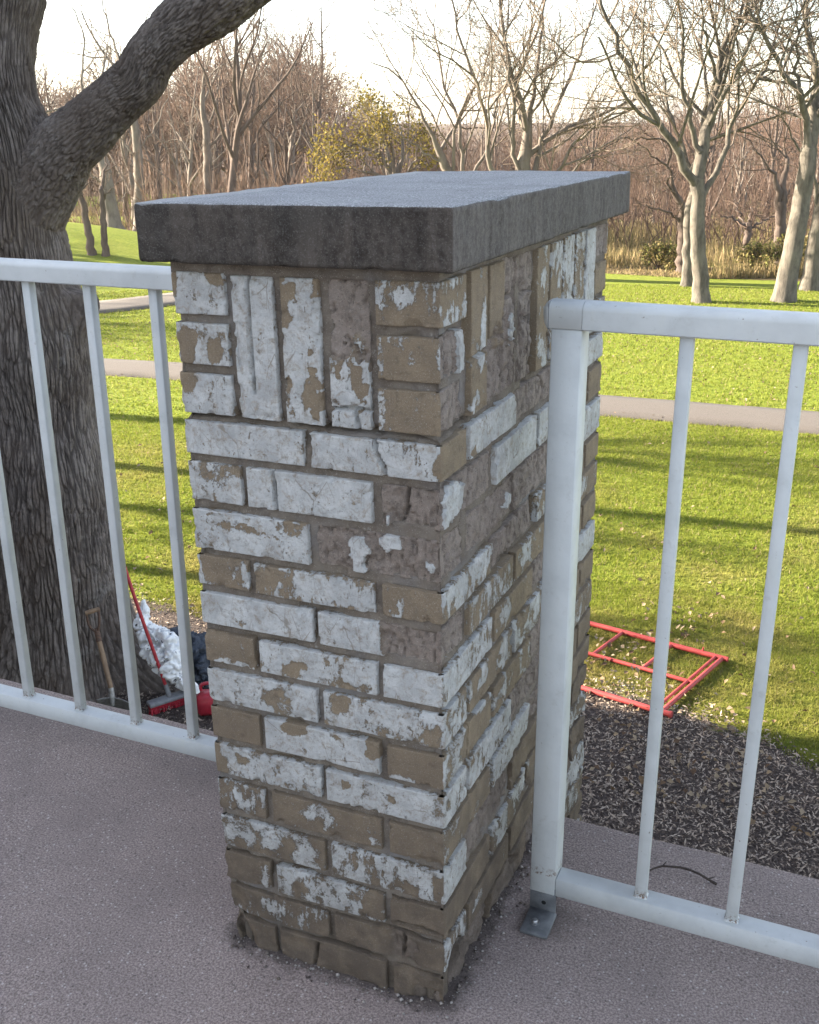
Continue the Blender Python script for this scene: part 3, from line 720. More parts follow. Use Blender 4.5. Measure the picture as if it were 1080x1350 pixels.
for row in range(1, 15):
    z1 = ROWZ[row - 1] - JT * .55; z0 = ROWZ[row] + JT * .55
    if row == 14: z0 = -.004
    fx = FX_ODD if row % 2 else FX_EVEN; ry = RY_ODD if row % 2 else RY_EVEN
    F_ = FRONT[row]; R_ = RIGHT[row]
    if row == 14: fx = FX_EVEN
    for i, (a, b) in enumerate(fx):
        sd += 1; fa = F_[min(i, len(F_) - 1)]
        a += 0 if i == 0 else random.uniform(-.002, .002)
        if i == len(fx) - 1:
            y1 = ry[0][1]; brick([((a, 0), (0, 0), NF), ((0, 0), (0, y1), NR)], z0, z1, [fa, R_[0]], seed=sd); RECTS['r'].append((0, y1, z0, z1))
        elif i == 0:
            y1 = ry[0][1]; brick([((-PW, y1), (-PW, 0), NL), ((-PW, 0), (b, 0), NF)], z0, z1, [rnd_face(), fa], seed=sd); RECTS['l'].append((0, y1, z0, z1))
        else: brick([((a, 0), (b, 0), NF)], z0, z1, [fa], seed=sd)
        RECTS['f'].append((a, b, z0, z1))
    for i in range(1, 5):
        a, b = ry[i]; sd += 1; fa = R_[i]
        if i == 4:
            brick([((0, a), (0, PD), NR), ((0, PD), (-(.2 if not row % 2 else .092), PD), NB_)], z0, z1, [fa, rnd_face()], res=.0036, seed=sd); RECTS['b'].append((-(.2 if not row % 2 else .092), 0, z0, z1))
        else: brick([((0, a), (0, b), NR)], z0, z1, [fa], seed=sd)
        RECTS['r'].append((a, b, z0, z1))
    # left and back faces, away from the photograph
    for i in range(1, 5):
        a, b = ry[i]; sd += 1
        if i == 4:
            brick([((-PW + (.09 if row % 2 else .19), PD), (-PW, PD), NB_), ((-PW, PD), (-PW, a), NL)], z0, z1, [rnd_face(), rnd_face()], res=.008, seed=sd); RECTS['b'].append((-PW, -PW + (.09 if row % 2 else .19), z0, z1))
        else: brick([((-PW, b), (-PW, a), NL)], z0, z1, [rnd_face()], res=.008, seed=sd)
        RECTS['l'].append((a, b, z0, z1))
    if row % 2: brick([((-.104, PD), (-PW + .102, PD), NB_)], z0, z1, [rnd_face()], res=.008, seed=sd + 900); RECTS['b'].append((-PW + .102, -.104, z0, z1))
# soldier course with three-brick quoins
SZ0 = ROWZ[0] + .006; SZ1 = TOPZ - .002; QH = (SZ1 - SZ0 + JT) / 3
def quoin_z(k): return SZ0 + k * QH, SZ0 + k * QH + QH - JT        # k = 0 lowest
QF_L = [Wt(.90, b=[(.12,.85,.25,.4,-.75)]), Wt(.80, b=[(.2,.42,.2,.5,-.75),(.75,.4,.16,.35,-.6)]), Wt(.86, b=[(.85,.95,.2,.3,-.8),(.05,.75,.1,.4,-.5)])]
QF_R = [T(.27, t=.25, b=[(.06,.5,.08,.8,.3)]), T(.27, t=.25, b=[(.05,.5,.06,.6,.35)]), T(.34, t=.3, b=[(.05,.4,.08,.7,.35),(.5,.6,.2,.4,.3)])]
QR_N = [Rr(.0, t=.2), Rr(.0, t=.2, b=[(.8,.5,.16,.75,1.9)], k=[[(.3,1),(.4,0)]]), T(.36, t=.1, b=[(.3,.15,.25,.3,.3),(.9,.3,.12,.35,.3),(.6,.9,.3,.15,.2)])]
QR_B = [Wt(.45), T(.05, t=.1), Rr(.0, t=.1)]
for k in range(3):
    z0, z1 = quoin_z(k); sd += 1
    brick([((-.089, 0), (0, 0), NF), ((0, 0), (0, .092), NR)], z0, z1, [QF_R[k], QR_N[k]], seed=sd)
    brick([((-PW, .09), (-PW, 0), NL), ((-PW, 0), (-.313, 0), NF)], z0, z1, [rnd_face(), QF_L[k]], seed=sd + 40)
    brick([((0, .778), (0, PD), NR), ((0, PD), (-.09, PD), NB_)], z0, z1, [QR_B[k], rnd_face()], seed=sd + 80)
    brick([((-.31, PD), (-PW, PD), NB_), ((-PW, PD), (-PW, .778), NL)], z0, z1, [rnd_face(), rnd_face()], res=.008, seed=sd + 120)
    for f, a, b in (('f', -.089, 0), ('f', -PW, -.313), ('r', 0, .092), ('r', .778, PD), ('l', 0, .09), ('l', .778, PD), ('b', -.09, 0), ('b', -PW, -.31)): RECTS[f].append((a, b, z0, z1))
SOLF = [(-.302, -.239, Wt(.97, k=[[(.42,1),(.40,.6),(.42,.2)]])), (-.227, -.171, Wt(.92, b=[(.1,.86,.35,.14,-.8),(.85,.22,.4,.16,-.9),(.95,.93,.2,.06,-.5),(.05,.2,.12,.08,-.4)])),
        (-.158, -.100, dict(c=.88, t=.45, r=0, s=[(.5,.8,1.4,.34,1.0)], b=[(.5,.82,1.4,.36,-1.3),(.75,.30,.26,.13,-.8),(.25,.42,.16,.05,-.6)], k=[[(0,.12),(.6,.15),(.7,0)],[(.6,.15),(1,.13)]]))]
for a, b, fa in SOLF:
    sd += 1; brick([((a, 0), (b, 0), NF)], SZ0, SZ1, [fa], seed=sd, soldier=True); RECTS['f'].append((a, b, SZ0, SZ1))
SOLR = [T(.26, t=.15, b=[(.75,.62,.2,.2,.42),(.6,.47,.3,.07,.35),(.3,.12,.3,.08,.4)], k=[[(0,.40),(.5,.41),(1,.42)]]),
        dict(c=.03, t=.25, r=0, s=[(.5,.15,1.4,.32,1)], k=[[(0,.46),(.5,.48),(1,.52)],[(.75,.45),(.8,.2),(.6,0)]]), dict(c=.0, t=.3, r=1, b=[(.4,.43,.3,.07,1.6)], k=[[(.9,1),(.8,.7),(.95,.4),(.85,0)],[(0,.72),(.8,.70)],[(.6,.3),(.5,0)]]), Rr(.0, t=.5, k=[[(.15,1),(.1,.6),(.25,.3),(.1,0)],[(.0,.66),(1,.70)],[(.2,.45),(1,.47)],[(.8,.45),(.7,.2),(.9,0)]]),
        T(.34, t=.2, b=[(.5,.72,.4,.14,.3),(.4,.12,.5,.12,.35)]), Wt(.62, b=[(.4,.55,.5,.2,-.4)]), Wt(.64), Wt(.6, b=[(.6,.5,.4,.1,-.3)]), Wt(.97)]
y = .1105
for k, fa in enumerate(SOLR):
    sd += 1; w = .0615 if k % 2 else .0635
    brick([((0, y), (0, y + w), NR)], SZ0, SZ1, [fa], seed=sd, soldier=True); RECTS['r'].append((y, y + w, SZ0, SZ1)); y += .0742
for k in range(9):
    a = .1105 + .0742 * k; brick([((-PW, a + .062), (-PW, a), NL)], SZ0, SZ1, [rnd_face()], res=.008, seed=sd + 300 + k, soldier=True); RECTS['l'].append((a, a + .062, SZ0, SZ1))
for k in range(3):
    a = -.300 + .0685 * k; brick([((a + .058, PD), (a, PD), NB_)], SZ0, SZ1, [rnd_face()], res=.008, seed=sd + 330 + k, soldier=True); RECTS['b'].append((a, a + .058, SZ0, SZ1))

def build_mortar():
    def loop(fine, coarse): pass
    segs = [((-PW, 0), (0, 0), NF), ((0, 0), (0, PD), NR), ((0, PD), (-PW, PD), NB_), ((-PW, PD), (-PW, 0), NL)]
    s = []; o = 0
    for (a, b, n), res in zip(segs, (.0034, .0036, .009, .009)):
        L = math.hypot(b[0] - a[0], b[1] - a[1]); s.append(o + np.linspace(0, L, int(L / res))[:-1]); o += L
    s = np.concatenate(s + [[o]]); P, N, cum = plan(s, segs)
    # close the seam
    N[0] = N[-1] = (-.5, -.5)
    zz = np.linspace(-.006, TOPZ + .0145, 335)
    S, Z = np.meshgrid(s, zz, indexing='ij'); X = np.repeat(P[:, 0:1], len(zz), 1); Y = np.repeat(P[:, 1:2], len(zz), 1)
    pos = np.stack([X, Y, Z], -1)
    dep = .0062 + .0050 * (fbm(pos * 30, 3, 90)) + .003 * (fbm(pos * 150, 2, 91) - .5)
    dep = dep + .006 * sstep(.62, .74, fbm(pos * 16, 3, 93))                      # raked-out joints
    dep = np.where(Z > TOPZ - .003, dep * .35, dep)                                # bed below the cap is struck flush
    zc = ROWZ[0] + .0035 + .004 * (fbm(np.stack([X * 14, Y * 14, X * 0], -1), 2, 95) - .5)
    frontish = (np.abs(Y) < .002) | (np.abs(X) < .002) & (Y < .12)
    dep = dep + np.where(frontish, .026 * sstep(.0062, .0015, np.abs(Z - zc)) * sstep(.30, .45, fbm(np.stack([X * 20, Y * 20, X * 0], -1), 2, 96)), 0)
    dep = dep + .02 * np.clip(1 - np.hypot(X + .095, Z - ROWZ[0] - .002) / .009, 0, 1) * (np.abs(Y) < .002)
    dep = dep + np.where((np.abs(X) < .002) & (Y > .0), .005 * sstep(.42, .60, fbm(pos * 9, 3, 97)), 0)
    dep = dep + damage(X, Y, Z)
    for f, k in (('f', 0), ('r', 1), ('b', 2), ('l', 3)):
        m = (S >= cum[k] - 1e-9) & (S <= cum[k + 1] + 1e-9)
        A = X if f in 'fb' else Y
        for (a, b, z0, z1) in RECTS[f]:
            if f in 'rl': lo = a + .0042 if a > .001 else a - .01; hi = b - .0042 if b < PD - .001 else b + .01
            else: lo = a + .0042 if a > -PW + .001 else a - .01; hi = b - .0042 if b < -.001 else b + .01
            dep[m & (A > lo) & (A < hi) & (Z > z0 + .0042) & (Z < z1 - .0042)] = .036
    dep = np.clip(dep, 0, .037)
    V = np.stack([X - N[:, 0][:, None] * dep, Y - N[:, 1][:, None] * dep, Z], -1)
    me = make_mesh('mortar', V.reshape(-1, 3), grid_faces(len(s), len(zz)), None, True)
    link('mortar', me, MAT['mortar'], pillar)
    b = MB(); b.box((-PW / 2, PD / 2, .55), (PW - .074, PD - .074, 1.11)); b.build('core', MAT['mortar'], pillar)
    # pillar foot that runs down past the deck edge to the ground
    b = MB(); b.box((-PW / 2, (DECK_EDGE + .01 + PD - .012) / 2, -1.62), (PW - .02, PD - .012 - DECK_EDGE - .01, 3.24)); b.build('lower_pier', MAT['mortar'], pillar)
build_mortar()
def build_lower_bricks():
    # below the deck edge the outer end of the pillar goes on downwards
    for r in range(1, 14):
        z1 = -.004 - (r - 1) * .0672 - .006; z0 = z1 - .057
        for (a, b) in (((.586, .745), (.760, .862)) if r % 2 else ((.586, .640), (.655, .862))):
            brick([((0, a), (0, b), NR)], z0, z1, [rnd_face()], res=.006, seed=700 + r)
build_lower_bricks()
def build_cap():
    x0, x1, y0, y1 = -PW - .0285, .0285, -.0285, PD + .046; z0 = TOPZ + .014; z1 = z0 + .0765
    def lines(a, b, r): return np.unique(np.concatenate([[a, a + .0015, a + .004, a + .008], np.arange(a + r, b - .008, r), [b - .008, b - .004, b - .0015, b]]))
    xs, ys, zs = lines(x0, x1, .014), lines(y0, y1, .014), lines(z0, z1, .010)
    V = []; F = []; o = 0
    def face(A, B, C, flip):
        nonlocal o
        n, m = A.shape; V.append(np.stack([A, B, C], -1).reshape(-1, 3)); f = grid_faces(n, m, o); F.append(f[:, ::-1] if flip else f); o += n * m
    for z, fl in ((z1, False), (z0, True)):
        A, B = np.meshgrid(xs, ys, indexing='ij'); face(A, B, A * 0 + z, fl)
    for yv, fl in ((y0, False), (y1, True)):
        A, C = np.meshgrid(xs, zs, indexing='ij'); face(A, A * 0 + yv, C, fl)
    for xv, fl in ((x0, True), (x1, False)):
        B, C = np.meshgrid(ys, zs, indexing='ij'); face(B * 0 + xv, B, C, fl)
    v = np.concatenate(V); lo = np.array([x0, y0, z0]); hi = np.array([x1, y1, z1]); r = .0055
    q = np.clip(v, lo + r, hi - r); d = v - q; L = np.linalg.norm(d, axis=1)[:, None]; n = d / np.maximum(L, 1e-9)
    v = q + n * r
    ns = (fbm(v * 60, 3, 101) - .5) * .0026 + (fbm(v * 9, 2, 102) - .5) * .003 - .004 * sstep(.66, .76, fbm(v * 38, 3, 103)) * (np.abs(d) > r * .3).sum(1).clip(0, 2) / 2
    v = v + n * ns[:, None]
    me = make_mesh('cap', v, np.concatenate(F), None, True)
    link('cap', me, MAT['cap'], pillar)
build_cap()
def build_foot():
    # crumbling mortar and grit skirting the foot of the pillar
    ring = [(-PW + .008, .55), (-PW + .008, .004), (-.006, .004), (-.006, .30), (-.006, .55)]
    pts = []; 
    for a, b in zip(ring[:-1], ring[1:]):
        L = math.hypot(b[0] - a[0], b[1] - a[1]); n = int(L / .006)
        for t in np.linspace(0, 1, n, endpoint=False): pts.append((a[0] * (1 - t) + b[0] * t, a[1] * (1 - t) + b[1] * t))
    pts = np.array(pts); c = np.array([-PW / 2, .3]); 
    out = np.zeros_like(pts); out[:, 0] = np.where(np.abs(pts[:, 0] + PW - .008) < .001, -1, np.where(np.abs(pts[:, 0] + .006) < .001, 1, 0)); out[:, 1] = np.where(np.abs(pts[:, 1] - .004) < .001, -1, 0)
    out /= np.linalg.norm(out, axis=1)[:, None] + 1e-9
    p3 = np.column_stack([pts * 40, np.zeros(len(pts))]); w = .003 + .016 * np.clip(fbm(p3 * 1.1, 3, 110) - .40, 0, 1) * 1.8
    nearR = (pts[:, 0] > 0)
    h = .003 + .020 * np.clip(fbm(p3, 3, 111) - .30, 0, 1)
    rows = []
    for t, zz in ((-.04, 1.0), (.12, .95), (.45, .65), (.75, .30), (1.0, .0)):
        q = pts + out * (w * t)[:, None] if t > 0 else pts - out * .02
        nz = (fbm(np.column_stack([q * 170, q[:, 0] * 0]), 2, 112) - .5) * .011
        rows.append(np.column_stack([q, h * zz + nz * (zz > 0) - (.003 if zz == 0 else 0)]))
        # loose crumbs (one uncountable scatter)
    n = 1000; k = RNG.integers(0, len(pts), n); dist = w[k] * .4 + RNG.exponential(.009 + .010 * (RNG.random(n) < .25), n); side = RNG.normal(0, .01, (n, 2))
    c = pts[k] + out[k] * dist[:, None] + side; s = .0008 + .0034 * RNG.random(n) ** 4
    base = np.array([(1,0,0),(-1,0,0),(0,1,0),(0,-1,0),(0,0,1),(0,0,-1)], float)
    v = base[None] * s[:, None, None] * (1 + .6 * (RNG.random((n, 6, 1)) - .5)); v[..., 2] *= .8
    v = v + np.column_stack([c, s * .5 + .0008])[:, None, :]
    f = np.array([(0,2,4),(2,1,4),(1,3,4),(3,0,4),(2,0,5),(1,2,5),(3,1,5),(0,3,5)])
    F = (f[None] + (np.arange(n) * 6)[:, None, None]).reshape(-1, 3)
    me = make_mesh('grit', v.reshape(-1, 3), F)
    tag(link('grit', me, MAT_GRIT), 'loose brick grit lying around the foot of the pillar', 'grit', kind='stuff')
MAT_GRIT = M_island('brick_grit', [(.12, .095, .08), (.20, .17, .15), (.07, .055, .05), (.30, .27, .25)], .9)
build_foot()

# ================================================================ railings
def rail_profile(w=.046, h=.040, r=.017, n=7):
    """closed cross-section (y, z): flat sides, rounded top; z from 0 to h"""
    pts = [(-w / 2 + .002, 0), (w / 2 - .002, 0), (w / 2, .002)]
    for k in range(n + 1):
        a = k / n * math.pi / 2; pts.append((w / 2 - r + r * math.cos(a), h - r * .75 + r * .75 * math.sin(a)))
    for k in range(n + 1):
        a = math.pi / 2 + k / n * math.pi / 2; pts.append((-w / 2 + r + r * math.cos(a), h - r * .75 + r * .75 * math.sin(a)))
    pts.append((-w / 2, .002)); return np.array(pts)
def extrude_profile(name, prof, x0, x1, yc, z, mat, parent, capround=0.0, flip=1):
    secs = [(x0, 1.0), (x1, 1.0)]
    m = len(prof); V = []
    for x, sc in secs: V.append(np.column_stack([np.full(m, x), yc + prof[:, 0] * sc, z + prof[:, 1]]))
    v = np.concatenate(V); f4 = [(j, (j + 1) % m, m + (j + 1) % m, m + j) for j in range(m)]
    me = bpy.data.meshes.new(name); me.from_pydata([tuple(q) for q in v], [], [tuple(q)[::-1] for q in f4] + [tuple(range(m)), tuple(range(2 * m - 1, m - 1, -1))])
    me.update(); o = link(name, me, mat, parent); auto_smooth(o, 35); return o
RAILZ = 1.041
def railing(name, label, y, x0, x1, bal, ytilt=0.0):
    root = empty(name, ((x0 + x1) / 2, y, 0)); tag(root, label, 'railing', 'deck railings')
    cx = (x0 + x1) / 2
    extrude_profile('top_rail', rail_profile(), x0 - cx, x1 - cx, .0215, RAILZ, MAT['white'], root)
    b = MB(); b.box(((0), .019, .0645), (x1 - x0, .038, .037), bev=.002); b.build('bottom_rail', MAT['white'], root)
    me = None
    for x in bal:
        if me is None:
            b = MB(); b.box((0, 0, 0), (.019, .019, RAILZ - .083), bev=.0012); me = b.mesh('baluster')
            wb = MB(); wb.box((0, 0, 0), (.0235, .0235, .0050), bev=.0022); wme = wb.mesh('weld_seam')
        o = link('baluster', me, MAT['white'], root, (x + .0095 - cx, .019, (RAILZ + .083) / 2))
        o.rotation_euler = (random.uniform(-.002, .002), random.uniform(-.003, .003), random.uniform(-.03, .03))
        link('weld_seam', wme, MAT['white'], o, (0, 0, -(RAILZ - .083) / 2 + .0012))
    return root, cx
lb = [-.7597 + k * .1515 for k in range(0, -20, -1)] + [-.608, -.4565]
lrail, lcx = railing('railing', 'white metal railing in front of the large tree trunk, running up to the pillar', .4113 - .019, -4.2, -PW - .004, lb)
rb = [.235, .3855] + [.3855 + .1505 * k for k in range(1, 14)]
rrail, rcx = railing('railing', 'white metal railing overlooking the red frame, its end post beside the pillar', .2688, .0985, 2.7, rb)
# end post, its rounded rail end and foot bracket
yp = .2688
b = MB(); b.box((.0755 - rcx, .0225, (.046 + RAILZ) / 2), (.0455, .045, RAILZ - .046), bev=.0018); post = b.build('post', MAT['white'], rrail)
def rail_end():
    prof = rail_profile(); m = len(prof); V = []
    n = 7
    V.append(np.column_stack([np.full(m, .0980), .0215 + prof[:, 0], RAILZ + prof[:, 1]]))
    V.append(np.column_stack([np.full(m, .0485), .0215 + prof[:, 0], RAILZ + prof[:, 1]]))
    for k in range(1, n + 1):
        a = k / n * math.pi / 2; s = max(math.cos(a), .32); x = .0485 - .0105 * math.sin(a)
        zc = RAILZ + .026; V.append(np.column_stack([np.full(m, x), .0215 + prof[:, 0] * (.45 + .55 * s), zc + (RAILZ + prof[:, 1] - zc) * s]))
    v = np.concatenate(V); v[:, 0] -= rcx; f = []
    for i in range(n + 1):
        for j in range(m): k = (j + 1) % m; f.append((i*m+j, i*m+k, (i+1)*m+k, (i+1)*m+j))
    f.append(tuple(range((n + 2) * m - 1, (n + 1) * m - 1, -1))[::-1])
    me = bpy.data.meshes.new('rail_end'); me.from_pydata([tuple(q) for q in v], [], f); me.update()
    o = link('rail_end', me, MAT['white'], rrail); auto_smooth(o, 50)
rail_end()
b = MB(); b.box((.0482 - rcx, .0215, RAILZ + .0195), (.0010, .0468, .0405), bev=.0003); b.build('rail_seam', MAT['bracket'], rrail)
b = MB()
b.box((.077 - rcx, .004, .030), (.047, .006, .060), bev=.0012)
b.box((.079 - rcx, -.029, .0055), (.049, .062, .007), rot=Matrix.Rotation(.04, 3, 'X'), bev=.0012)
br = b.build('bracket', MAT['bracket'], rrail)
b = MB(); b.tube([(.074 - rcx, -.034, .0085), (.074 - rcx, -.034, .0105)], .0085, 18); b.tube([(.074 - rcx, -.034, .0105), (.074 - rcx, -.034, .0135), (.074 - rcx, -.034, .0155)], [.0062, .0060, .0046], 6)
b.build('bolt', MAT['bolt'], br)
b = MB(); b.tube([(.079 - rcx, .0014, .026), (.079 - rcx, .0008, .026)], .0042, 14); b.build('bolt_hole', MAT['black'], br)
b = MB(); b.box((.0735 + .0225 + .0012 - rcx, .0225, .066), (.0016, .040, .044)); b.build('joint_gap', MAT['black'], rrail)

# twig on the ledge
tw = np.array([onz(px, py, .004) for px, py in ((852, 1152), (862, 1149), (873, 1147.5), (885, 1149), (897, 1150), (910, 1153), (922, 1157), (933, 1162), (945, 1167))])
tw[:, 2] += np.array([.004, .007, .010, .011, .011, .010, .008, .005, .002])
b = MB(); b.tube(tw, [.0016, .0018, .0022, .0021, .0024, .0023, .0022, .0023, .0030], 7)
for k, (dx, dy) in ((2, (.006, .008)), (5, (.004, -.009)), (7, (.012, .004))): b.tube([tw[k], tw[k] + [dx, dy, .006]], [.0015, .0007], 5)
tag(b.build('twig', MAT['twig'], None, True), 'thin curved dark twig lying on the deck ledge outside the railing', 'twig')

# ================================================================ unseen building wing on the left, added to shade the deck
MAT['siding'] = M_simple('shade_wing_brick', (.30, .245, .19), (.40, .34, .27), 20, .9)
MAT['roof'] = M_simple('roof_shingle', (.09, .08, .075), (.14, .125, .115), 12, .9)
MAT['glass'] = M_simple('window_glass', (.03, .035, .04), (.05, .055, .06), 3, .08, .02, .001, .5)
def build_shade_wing():
    hx0, hx1, hy0, hy1, z0, z1 = -12.2, -7.2, -10.0, 4.75, -3.0, 3.7
    root = empty('shade_wing', (-12, -2, -3)); tag(root, 'unseen brick wing with a dark gable roof, added to shade the deck', 'shade_wing')
    def P(x, y, z): return (x + 12, y + 2, z + 3)
    b = MB(); b.box(P((hx0 + hx1) / 2, (hy0 + hy1) / 2, (z0 + z1) / 2), (hx1 - hx0, hy1 - hy0, z1 - z0)); b.build('wall', MAT['siding'], root)
    xm = (hx0 + hx1) / 2; e = .45; zr = z1 + 2.0
    v = [P(hx0 - e, hy0 - e, z1 - .1), P(xm, hy0 - e, zr), P(hx1 + e, hy0 - e, z1 - .1), P(hx0 - e, hy1 + .1, z1 - .1), P(xm, hy1 + .1, zr), P(hx1 + e, hy1 + .1, z1 - .1)]
    me = bpy.data.meshes.new('roof'); me.from_pydata(v, [], [(0, 1, 4, 3), (1, 2, 5, 4), (0, 2, 1), (3, 4, 5), (0, 3, 5, 2)]); me.update(); link('roof', me, MAT['roof'], root)
    for yy in (-7, -4, -1, 2.6):
        for zz in (-1.6, 1.3):
            b = MB(); b.box(P(hx1 + .03, yy, zz), (.06, 1.3, 1.5), bev=.01); w = b.build('window', MAT['white'], root)
            for q in (-.3, .3): b = MB(); b.box(P(hx1 + .065, yy + q, zz), (.02, .52, 1.34)); b.build('pane', MAT['glass'], w)
build_shade_wing()

# ================================================================ trees
def tubes_batch(branches):
    """branches: list of (pts (n,3), rad (n,), sides). Returns verts, quads (batched by shape)."""
    groups = {}
    for p, r, s in branches: groups.setdefault((len(p), s), []).append((p, r))
    V = []; F = []; o = 0
    for (n, s), L in groups.items():
        P = np.stack([q[0] for q in L]); R = np.stack([q[1] for q in L]); B_ = len(L)
        Tn = np.gradient(P, axis=1); Tn /= np.linalg.norm(Tn, axis=2, keepdims=True) + 1e-12
        m = P[:, -1] - P[:, 0]; m /= np.linalg.norm(m, axis=1, keepdims=True) + 1e-12
        ref = np.where(np.abs(m[:, 2:3]) < .75, np.array([[0, 0, 1.0]]), np.array([[1.0, .2, 0]]))[:, None]
        N = np.cross(Tn, np.broadcast_to(ref, Tn.shape)); N /= np.linalg.norm(N, axis=2, keepdims=True) + 1e-12; Bn = np.cross(Tn, N)
        a = np.arange(s) * 2 * math.pi / s
        v = P[:, :, None] + R[:, :, None, None] * (N[:, :, None] * np.cos(a)[None, None, :, None] + Bn[:, :, None] * np.sin(a)[None, None, :, None])
        V.append(v.reshape(-1, 3))
        bi = np.arange(B_)[:, None, None] * n * s; i = np.arange(n - 1)[None, :, None] * s; j = np.arange(s)[None, None, :]; k = (j + 1) % s
        f = np.stack(np.broadcast_arrays(bi + i + j, bi + i + k, bi + i + s + k, bi + i + s + j), -1).reshape(-1, 4) + o
        F.append(f); o += B_ * n * s
    return np.concatenate(V), np.concatenate(F)
def smooth_poly(pts, n):
    pts = np.asarray(pts, float); d = np.concatenate([[0], np.cumsum(np.linalg.norm(np.diff(pts, axis=0), axis=1))]); t = np.linspace(0, d[-1], n)
    # Catmull-Rom
    out = []
    for q in t:
        i = min(np.searchsorted(d, q, 'right') - 1, len(pts) - 2); f = (q - d[i]) / (d[i + 1] - d[i] + 1e-9)
        p0 = pts[max(i - 1, 0)]; p1 = pts[i]; p2 = pts[i + 1]; p3 = pts[min(i + 2, len(pts) - 1)]
        out.append(.5 * (2 * p1 + (p2 - p0) * f + (2 * p0 - 5 * p1 + 4 * p2 - p3) * f * f + (3 * p1 - p0 - 3 * p2 + p3) * f ** 3))
    return np.array(out)
def grow(rng, p0, d0, length, r0, npts, wander, up, rend=.25):
    pts = [np.array(p0, float)]; d = np.array(d0, float); d /= np.linalg.norm(d); st = length / (npts - 1)
    for _ in range(npts - 1):
        d = d + rng.normal(0, wander, 3); d[2] += up; d /= np.linalg.norm(d); pts.append(pts[-1] + d * st)
    return np.array(pts), r0 * np.linspace(1, rend, npts)
def branch_tree(limbs, rng, levels, kids, ratio=(.42, .75), ang=(.45, 1.05), minr=.006, up=.05, wander=.16, start=.22, limb_kids=None):
    """limbs: list of (pts, rad, can_branch_from). Returns thick list and thin list of branches."""
    thick = [(p, r, 9) for p, r, _ in limbs]; thin = []
    cur = [(p, r, st) for p, r, st in limbs]
    for lv in range(levels):
        nxt = []
        for p, r, st in cur:
            L = np.linalg.norm(np.diff(p, axis=0), axis=1).sum(); k = kids[lv]
            if lv == 0 and limb_kids: k = max(3, int(limb_kids * L))
            n = max(2, int(rng.normal(k, k * .2)))
            for q in range(n):
                t = st + (1 - st) * (q + rng.random()) / n; f = t * (len(p) - 1); i = min(int(f), len(p) - 2); w = f - i
                o = p[i] * (1 - w) + p[i + 1] * w; ro = (r[i] * (1 - w) + r[i + 1] * w)
                d = p[i + 1] - p[i]; d /= np.linalg.norm(d) + 1e-9
                e = rng.normal(0, 1, 3); e -= d * (e @ d); e /= np.linalg.norm(e) + 1e-9; a = rng.uniform(*ang)
                dd = d * math.cos(a) + e * math.sin(a)
                ln = L * rng.uniform(*ratio) * (1.15 - .6 * t); rr = max(min(ro * rng.uniform(.38, .68), ln * .03), minr)
                npt = 6 if lv == 0 else (5 if lv == 1 else 4)
                bp, brd = grow(rng, o, dd, ln, rr, npt, wander, up, .35); brd = np.maximum(brd, minr * .75)
                (thick if lv == 0 and rr > .03 else thin).append((bp, brd, 6 if lv == 0 else (4 if lv == 1 else 3)))
                nxt.append((bp, brd, .15))
        cur = nxt
    return thick, thin, cur
def tree_obj(name, label, cat, loc, thick, thin, mt, mc, group=None, leaves=None, leafmat=None):
    root = empty(name, tuple(loc)); tag(root, label, cat, group)
    v, f = tubes_batch(thick); link('trunk', make_mesh('trunk', v - loc, f, None, True), mt, root)
    v, f = tubes_batch(thin); cr = link('crown', make_mesh('crown', v - loc, f), mc, root)
    if leaves is not None:
        v, f = leaves; link('leaves', make_mesh('leaves', v - loc, f), leafmat, cr)
    return root
def leaf_cloud(rng, tips, per, size, spread):
    P = np.concatenate([t[0][1:] for t in tips]); n = len(P) * per
    c = np.repeat(P, per, 0) + rng.normal(0, spread, (n, 3)); a = rng.normal(0, 1, (n, 3)); a /= np.linalg.norm(a, axis=1)[:, None]
    b_ = np.cross(a, rng.normal(0, 1, (n, 3))); b_ /= np.linalg.norm(b_, axis=1)[:, None]; s = (size * (.6 + .8 * rng.random(n)))[:, None]
    v = np.stack([c - a * s, c + b_ * s * .55, c + a * s, c - b_ * s * .55], 1).reshape(-1, 3); i = np.arange(n)[:, None] * 4
    return v, np.concatenate([i + [0, 1, 2], i + [0, 2, 3]], 1).reshape(-1, 3)
def px_limb(D, pts, r0, r1, n=12, rng=None, depth=0.0, first=None):
    """a limb through photo points at distance D; depth = how far it swings away from the trunk's plane"""
    m = len(pts); P = np.array([atD(x, y, D + depth * (k / (m - 1)) ** 1.2) for k, (x, y) in enumerate(pts)])
    if first is not None: P[0] = first
    P = smooth_poly(P, n)
    if rng is not None: P[1:-1] += rng.normal(0, .035, (n - 2, 3))
    return P, r0 + (r1 - r0) * np.linspace(0, 1, n) ** .8
def ground_pt(px, py, lift=0.0):
    z = -3.0
    for _ in range(6):
        p = onz(px, py, z); z = float(ground_h(p[0], p[1]))
    return np.array([p[0], p[1], z]), float((p - CAM) @ HF)
